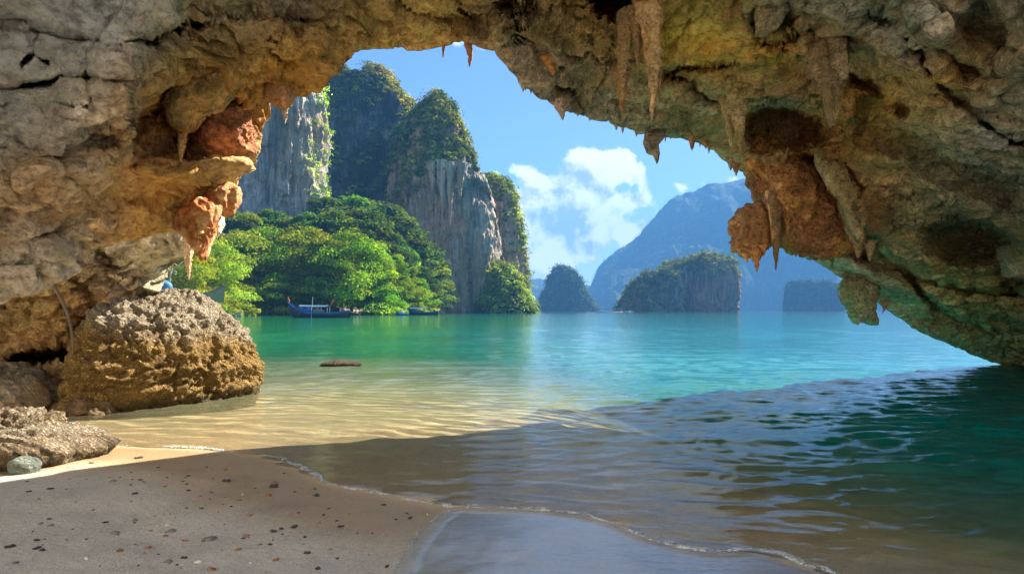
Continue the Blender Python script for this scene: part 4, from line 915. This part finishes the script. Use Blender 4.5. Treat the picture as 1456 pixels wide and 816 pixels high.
t, V = tower('island', [(404,1126,1180),(408,1122,1190),(416,1120,1196),(442,1119,1200)], 1500, 0.4, M_far, 73, 60, 160)
tag(t, 'low flat topped hazy island below the mountain, at right', 'island')
cover(t, V, M_scrubfar, 900, 8, 2.6, 13, 0.0, 0.5)
def ridge(name, line, D, spread, mat, seed, ncol_=420, nrow=150, rough=0.26):
    ln = resample(line, ncol_); x = (ln[:, 0] - CX) / F * D; h = CH + (HY - ln[:, 1]) / F * D
    s_ = np.linspace(-1, 0.7, nrow)[:, None]; hm = h.max()
    prof = np.where(s_ < 0, 1 - np.abs(s_) ** 1.25, 1 - (np.abs(s_) / 0.7) ** 1.3)
    Y_ = D + s_ * spread + 0 * x[None]; X_ = x[None] + 0 * s_
    Z_ = h[None] * prof
    q_ = np.stack([X_, Y_, Z_], -1) / hm
    rg_ = fbm(q_ * np.array([2.4, 2.4, 1.0]), 5, 0.55, seed, True)
    Z_ = Z_ + rough * hm * rg_ * np.clip(1 - prof, 0.12, 0.7) * np.clip(h[None] / hm * 1.5, 0, 1) + 0.03 * hm * fbm(q_ * 14, 4, 0.6, seed + 3) * np.clip(h[None] / hm * 2, 0, 1)
    Y_ = Y_ + 0.10 * hm * fbm(q_ * np.array([4, 1, 2.]), 4, 0.6, seed + 8)
    V = np.stack([X_, Y_, Z_], -1); V[0, :, 2] = V[-1, :, 2] = -12
    V[:, 0, 2] = V[:, -1, 2] = -12
    return mkmesh(name, V, gridfaces(nrow, ncol_), mat, loc=(0, D, 0)), V
o, V = ridge('mountain', [(825,444),(838,436),(845,400),(850,382),(868,364),(888,352),(900,345),(925,318),(945,295),(965,280),(990,272),(1015,266),(1045,256),(1085,246),(1120,262),(1160,290),(1210,320),(1260,345),(1330,372),(1420,405),(1500,440)], 3300, 700, M_far, 83)
tag(o, kind='structure')
ov = cover(o, V, M_scrub, 6500, 7, 5.5, 14, -0.1, 0.5, half=False, bright=(.4, 1.5))
o, V = ridge('mountain', [(600,444),(660,420),(720,404),(752,398),(768,396),(782,404),(820,408),(860,404),(900,410),(960,430),(1000,444)], 4100, 500, M_far, 93, 260, 80)
tag(o, kind='structure')

# shore rubble (pebbly band, uncountable) and scattered stones
rg = np.random.default_rng(3); vs, fs = ico(1)
pts = resample(far_shore[2:8], 2400); Vr, Fr, b0 = [], [], 0
for k in range(2400):
    p = pts[k] + rg.normal(0, 1, 2) * np.array([1.6, 2.2]) + np.array([-1.8, 0.5]); s_ = rg.uniform(.2, .8)
    z = max(0.0, float(ground_z(np.array([p[0]]), np.array([p[1]]))[0]))
    Vr.append(vs * s_ * rg.uniform(.6, 1.2, 3) * (1 + .2 * rg.normal(0, 1, (len(vs), 1))) + np.array([p[0], p[1], z + .15 + .8 * rg.random() ** 2])); Fr.append(fs + b0); b0 += len(vs)
M_rub = simple('shore_rubble', (.5, .43, .36), .9, .2, .5, 1.2)
o = mkmesh('shore_rubble', np.concatenate(Vr), np.concatenate(Fr), M_rub, smooth=False); tag(o, 'pale rubble stones along the far waterline under the trees', 'rubble', kind='stuff')

# ---------------------------------------------------------------- boats
M_hull = simple('dark_hull', (.035, .04, .05), .5, .4); M_blue = simple('blue_paint', (.02, .12, .38), .45, .4, .3); M_lblue = simple('pale_blue_canopy', (.10, .19, .28), .6, .3)
M_wood = simple('weathered_wood', (.36, .25, .16), .8, .2); M_red = simple('orange_cloth', (.65, .16, .04), .8, .2); M_white = simple('white_paint', (.75, .76, .76), .5, .4); M_gcl = simple('olive_tarp', (.24, .25, .1), .8, .2); M_gryhull = simple('grey_green_hull', (.27, .23, .17), .6, .3)
def box(c, s):
    x, y, z = c; a, b, d = s[0] / 2, s[1] / 2, s[2] / 2
    V = np.array([(x + i * a, y + j * b, z + k * d) for i in (-1, 1) for j in (-1, 1) for k in (-1, 1)])
    Fq = np.array([(0, 1, 3, 2), (4, 6, 7, 5), (0, 4, 5, 1), (2, 3, 7, 6), (0, 2, 6, 4), (1, 5, 7, 3)]); return V, Fq
def joinm(lst):
    Vs, Fs, b = [], [], 0
    for V, Fq in lst: Vs.append(V.reshape(-1, 3)); Fs.append(Fq + b); b += len(V.reshape(-1, 3))
    return np.concatenate(Vs), np.concatenate(Fs)
def tube(a, b, r0_, r1_=None, ns=8, nr_=6, sag=0.0):
    r1_ = r0_ if r1_ is None else r1_; a, b = np.array(a, float), np.array(b, float); d = (b - a) / np.linalg.norm(b - a)
    u = np.cross(d, (0, 0, 1) if abs(d[2]) < .9 else (1, 0, 0)); u /= np.linalg.norm(u); v = np.cross(d, u)
    t = np.linspace(0, 1, nr_)[:, None, None]; an = np.linspace(0, 6.2832, ns, endpoint=False)[None, :, None]
    V = a + (b - a) * t + np.array([0, 0, sag]) * np.sin(t * 3.1416) + (u * np.cos(an) + v * np.sin(an)) * (r0_ + (r1_ - r0_) * t)
    return V.reshape(-1, 3), gridfaces(nr_, ns, True)
def hull(L, B, H, bow=1.6, stern=0.5, nx=40, ny=13):
    """open clinker hull along x, bow at -x"""
    t = np.linspace(0, 1, nx)[:, None]; s_ = np.linspace(-1, 1, ny)[None]
    wdt = B / 2 * np.sin(np.pi * np.clip(t * 0.86 + 0.07, 0, 1)) ** 0.6
    wdt = np.where(t < .02, .04, wdt)
    sheer = H * (0.55 + bow * np.maximum(0, 0.42 - t) ** 2 * 4.0 + stern * np.maximum(0, t - 0.7) ** 2 * 5)
    keel = -0.25 * H + bow * H * np.maximum(0, 0.2 - t) ** 2 * 14
    yv = wdt * np.sign(s_) * np.abs(s_) ** 0.75
    zv = keel + (sheer - keel) * np.abs(s_) ** 2.2
    x = -L / 2 + L * t + 0 * s_
    O = np.stack([x, yv, zv], -1); I = np.stack([x, yv * 0.9, zv * 0.94 + 0.03], -1)
    Vv = np.concatenate([O, I[:, ::-1]], 1)
    return Vv.reshape(-1, 3), gridfaces(nx, 2 * ny, True), t[:, 0], wdt[:, 0], sheer[:, 0]
def longtail(name, px, wl_py, D, L, rz, label, roof=True, zloc=0.0, hullmat=None, extras=True):
    t = empty(name, ((px - CX) / F * D, D, zloc), rz); 
    Vh, Fh, tt, wd, sh = hull(L, L * 0.15, 1.5 * L / 13)
    mkmesh('hull', Vh, Fh, hullmat or M_hull, parent=t)
    xs = -L / 2 + L * tt
    strips = []
    for sgn in (-1, 1):
        A = np.stack([xs, sgn * (wd + .03), sh - .22], -1); B_ = np.stack([xs, sgn * (wd + .05), sh + .03], -1); C_ = np.stack([xs, sgn * (wd - .06), sh + .04], -1)
        strips.append((np.stack([A, B_, C_], 0), gridfaces(3, len(xs))))
    mkmesh('gunwale', *joinm(strips), M_blue, parent=t)
    if roof:
        an = np.linspace(-1, 1, 9)[:, None]; xr = np.linspace(-L * .30, L * .17, 24)[None]
        top = np.stack(np.broadcast_arrays(xr, an * L * .062, 1.95 - .22 * an ** 2 + 0.004 * xr ** 2), -1); low = top - np.array([0, 0, .07])
        mkmesh('canopy', *joinm([(top, gridfaces(9, 24)), (low, gridfaces(9, 24))]), M_lblue, parent=t)
        for x in (-L * .29, -L * .14, L * .02, L * .16):
            for sgn in (-1, 1): mkmesh('post', *tube((x, sgn * L * .057, .5), (x, sgn * L * .057, 1.76), .035), M_white, parent=t)
        mkmesh('side_cloth', *joinm([box((-L * .19, -L * .066, 1.15), (L * .20, .04, .75))]), M_blue, parent=t)
        mkmesh('side_cloth', *joinm([box((L * .02, -L * .068, 1.0), (L * .18, .04, .55))]), M_gcl, parent=t)
        mkmesh('seat', *joinm([box((x, 0, .62), (.35, L * .1, .07)) for x in np.linspace(-L * .22, L * .2, 6)]), M_wood, parent=t)
    mkmesh('bow_post', *tube((-L * .47, 0, 1.1), (-L * .455 - .5, 0, 3.0 * L / 13), .13, .06, sag=.15), M_red, parent=t)
    mkmesh('engine_shaft', *tube((L * .42, 0, 1.15), (L * .68, .3, .55), .07, .05), M_wood, parent=t)
    mkmesh('engine', *joinm([box((L * .40, 0, 1.2), (.8, .5, .5)), tube((L * .36, 0, 1.5), (L * .28, 0, 1.7), .04)]), M_wood, parent=t)
    if extras:
        mkmesh('pole', *tube((-L * .09, -L * .09, -.5), (-L * .06, -L * .085, 3.3), .04), M_white, parent=t)
        mkmesh('prow_cloth', *tube((-L * .455 - .35, 0, 2.5 * L / 13), (-L * .455 - .62, 0, 3.3 * L / 13), .18, .05), M_red, parent=t)
        mkmesh('stern_ribbon', *tube((L * .17, 0, 1.8), (L * .24, 0, 2.8), .12, .2, sag=-.2), M_red, parent=t)
    t.scale = (1.05, 1.05, 1.4); t['label'] = label; t['category'] = 'boat'; return t
longtail('longtail_boat', 453, 452, 138, 13.2, R(-4), 'long dark wooden boat with blue canopy moored off the far shore')
longtail('longtail_boat', 598, 446, 230, 12.5, R(-6), 'smaller blue wooden boat farther off, beside the tall cliff', extras=False)
# small beached canoe glimpsed behind the large boulder
cz = 2.9
t = empty('canoe', ((268 - CX) / F * 58, 58, 2.55), R(8))
Vh, Fh, tt, wd, sh = hull(6.2, 1.1, 1.15, bow=.6, stern=1.6); mkmesh('hull', Vh, Fh, M_gryhull, parent=t)
mkmesh('thwart', *joinm([box((-1, 0, .5), (.25, .9, .05)), box((1, 0, .5), (.25, .9, .05))]), M_wood, parent=t)
tag(t, 'grey green canoe beached behind the largest boulder', 'canoe')
t = blob('tarp_bundle', [(228,402),(236,398),(244,404),(245,412),(232,414),(226,412)], 62, .5, simple('blue_tarp', (.06, .2, .35), .6, .3), (1, 1, 1), 3, 0.3, 2)
tag(t, 'blue tarpaulin bundle lying beside the grey green canoe', 'tarpaulin')
t = empty('bare_tree', ((247 - CX) / F * 64, 64, 2.2)); trunk_mesh('trunk', 7.5, .16, M_palebark, t, 3, 4); crown('crown', 77, 8.5, 6.5, 16, 900, .22, M_leafy, t, 0.45)
tag(t, 'slender pale trunked tree standing behind the canoe', 'tree')
# floating pier at the island
t = empty('floating_pier', ((862 - CX) / F * 640, 640, 0))
mkmesh('deck', *joinm([box((0, 0, .5), (34, 4, .7)), box((-19, 0, .35), (6, 2.5, .5))]), M_white, parent=t)
mkmesh('roof', *joinm([box((4, 0, 3.4), (22, 4.4, .3)), box((13, 0, 4.2), (6, 4, .3))]), M_lblue, parent=t)
for x in np.linspace(-6, 15, 8): mkmesh('post', *tube((x, -1.8, .8), (x, -1.8, 3.3), .14), M_white, parent=t)
tag(t, 'low white floating pier with flat roof at the foot of the island', 'pier')
for i, (px, D, L) in enumerate([(895, 600, 9), (572, 205, 4)]):
    t = empty('small_boat', ((px - CX) / F * D, D, 0), R(10)); Vh, Fh, tt, wd, sh = hull(L, L * .28, 1.0); mkmesh('hull', Vh, Fh, M_white if i == 0 else M_blue, parent=t)
    mkmesh('cabin', *joinm([box((0, 0, 1.0), (L * .3, L * .16, .9)), box((0, 0, 1.55), (L * .38, L * .2, .1))]), M_white, parent=t)
    tag(t, ['small white boat just right of the floating pier', 'small boat with white cabin between the two wooden boats'][i], 'boat')

# ---------------------------------------------------------------- haze
def haze():
    Vb, Fb = box((0, 0, 0), (1, 1, 1)); x0, x1, y0, y1, z0, z1 = -5100, 5100, -600, 5200, -14, 760
    Vb = np.array([((x1 if a[0] > 0 else x0), (y1 if a[1] > 0 else y0), (z1 if a[2] > 0 else z0)) for a in Vb])
    m, n, out = new_mat('haze_air')
    pv = n('ShaderNodeVolumePrincipled', {'Color': (0.14, 0.42, 0.88, 1), 'Density': 0.00023, 'Anisotropy': 0.0})
    n.t.links.new(pv.outputs[0], out.inputs['Volume'])
    m.cycles.homogeneous_volume = True
    o = mkmesh('haze', Vb, Fb, m, smooth=False); tag(o, kind='stuff'); return o
haze()
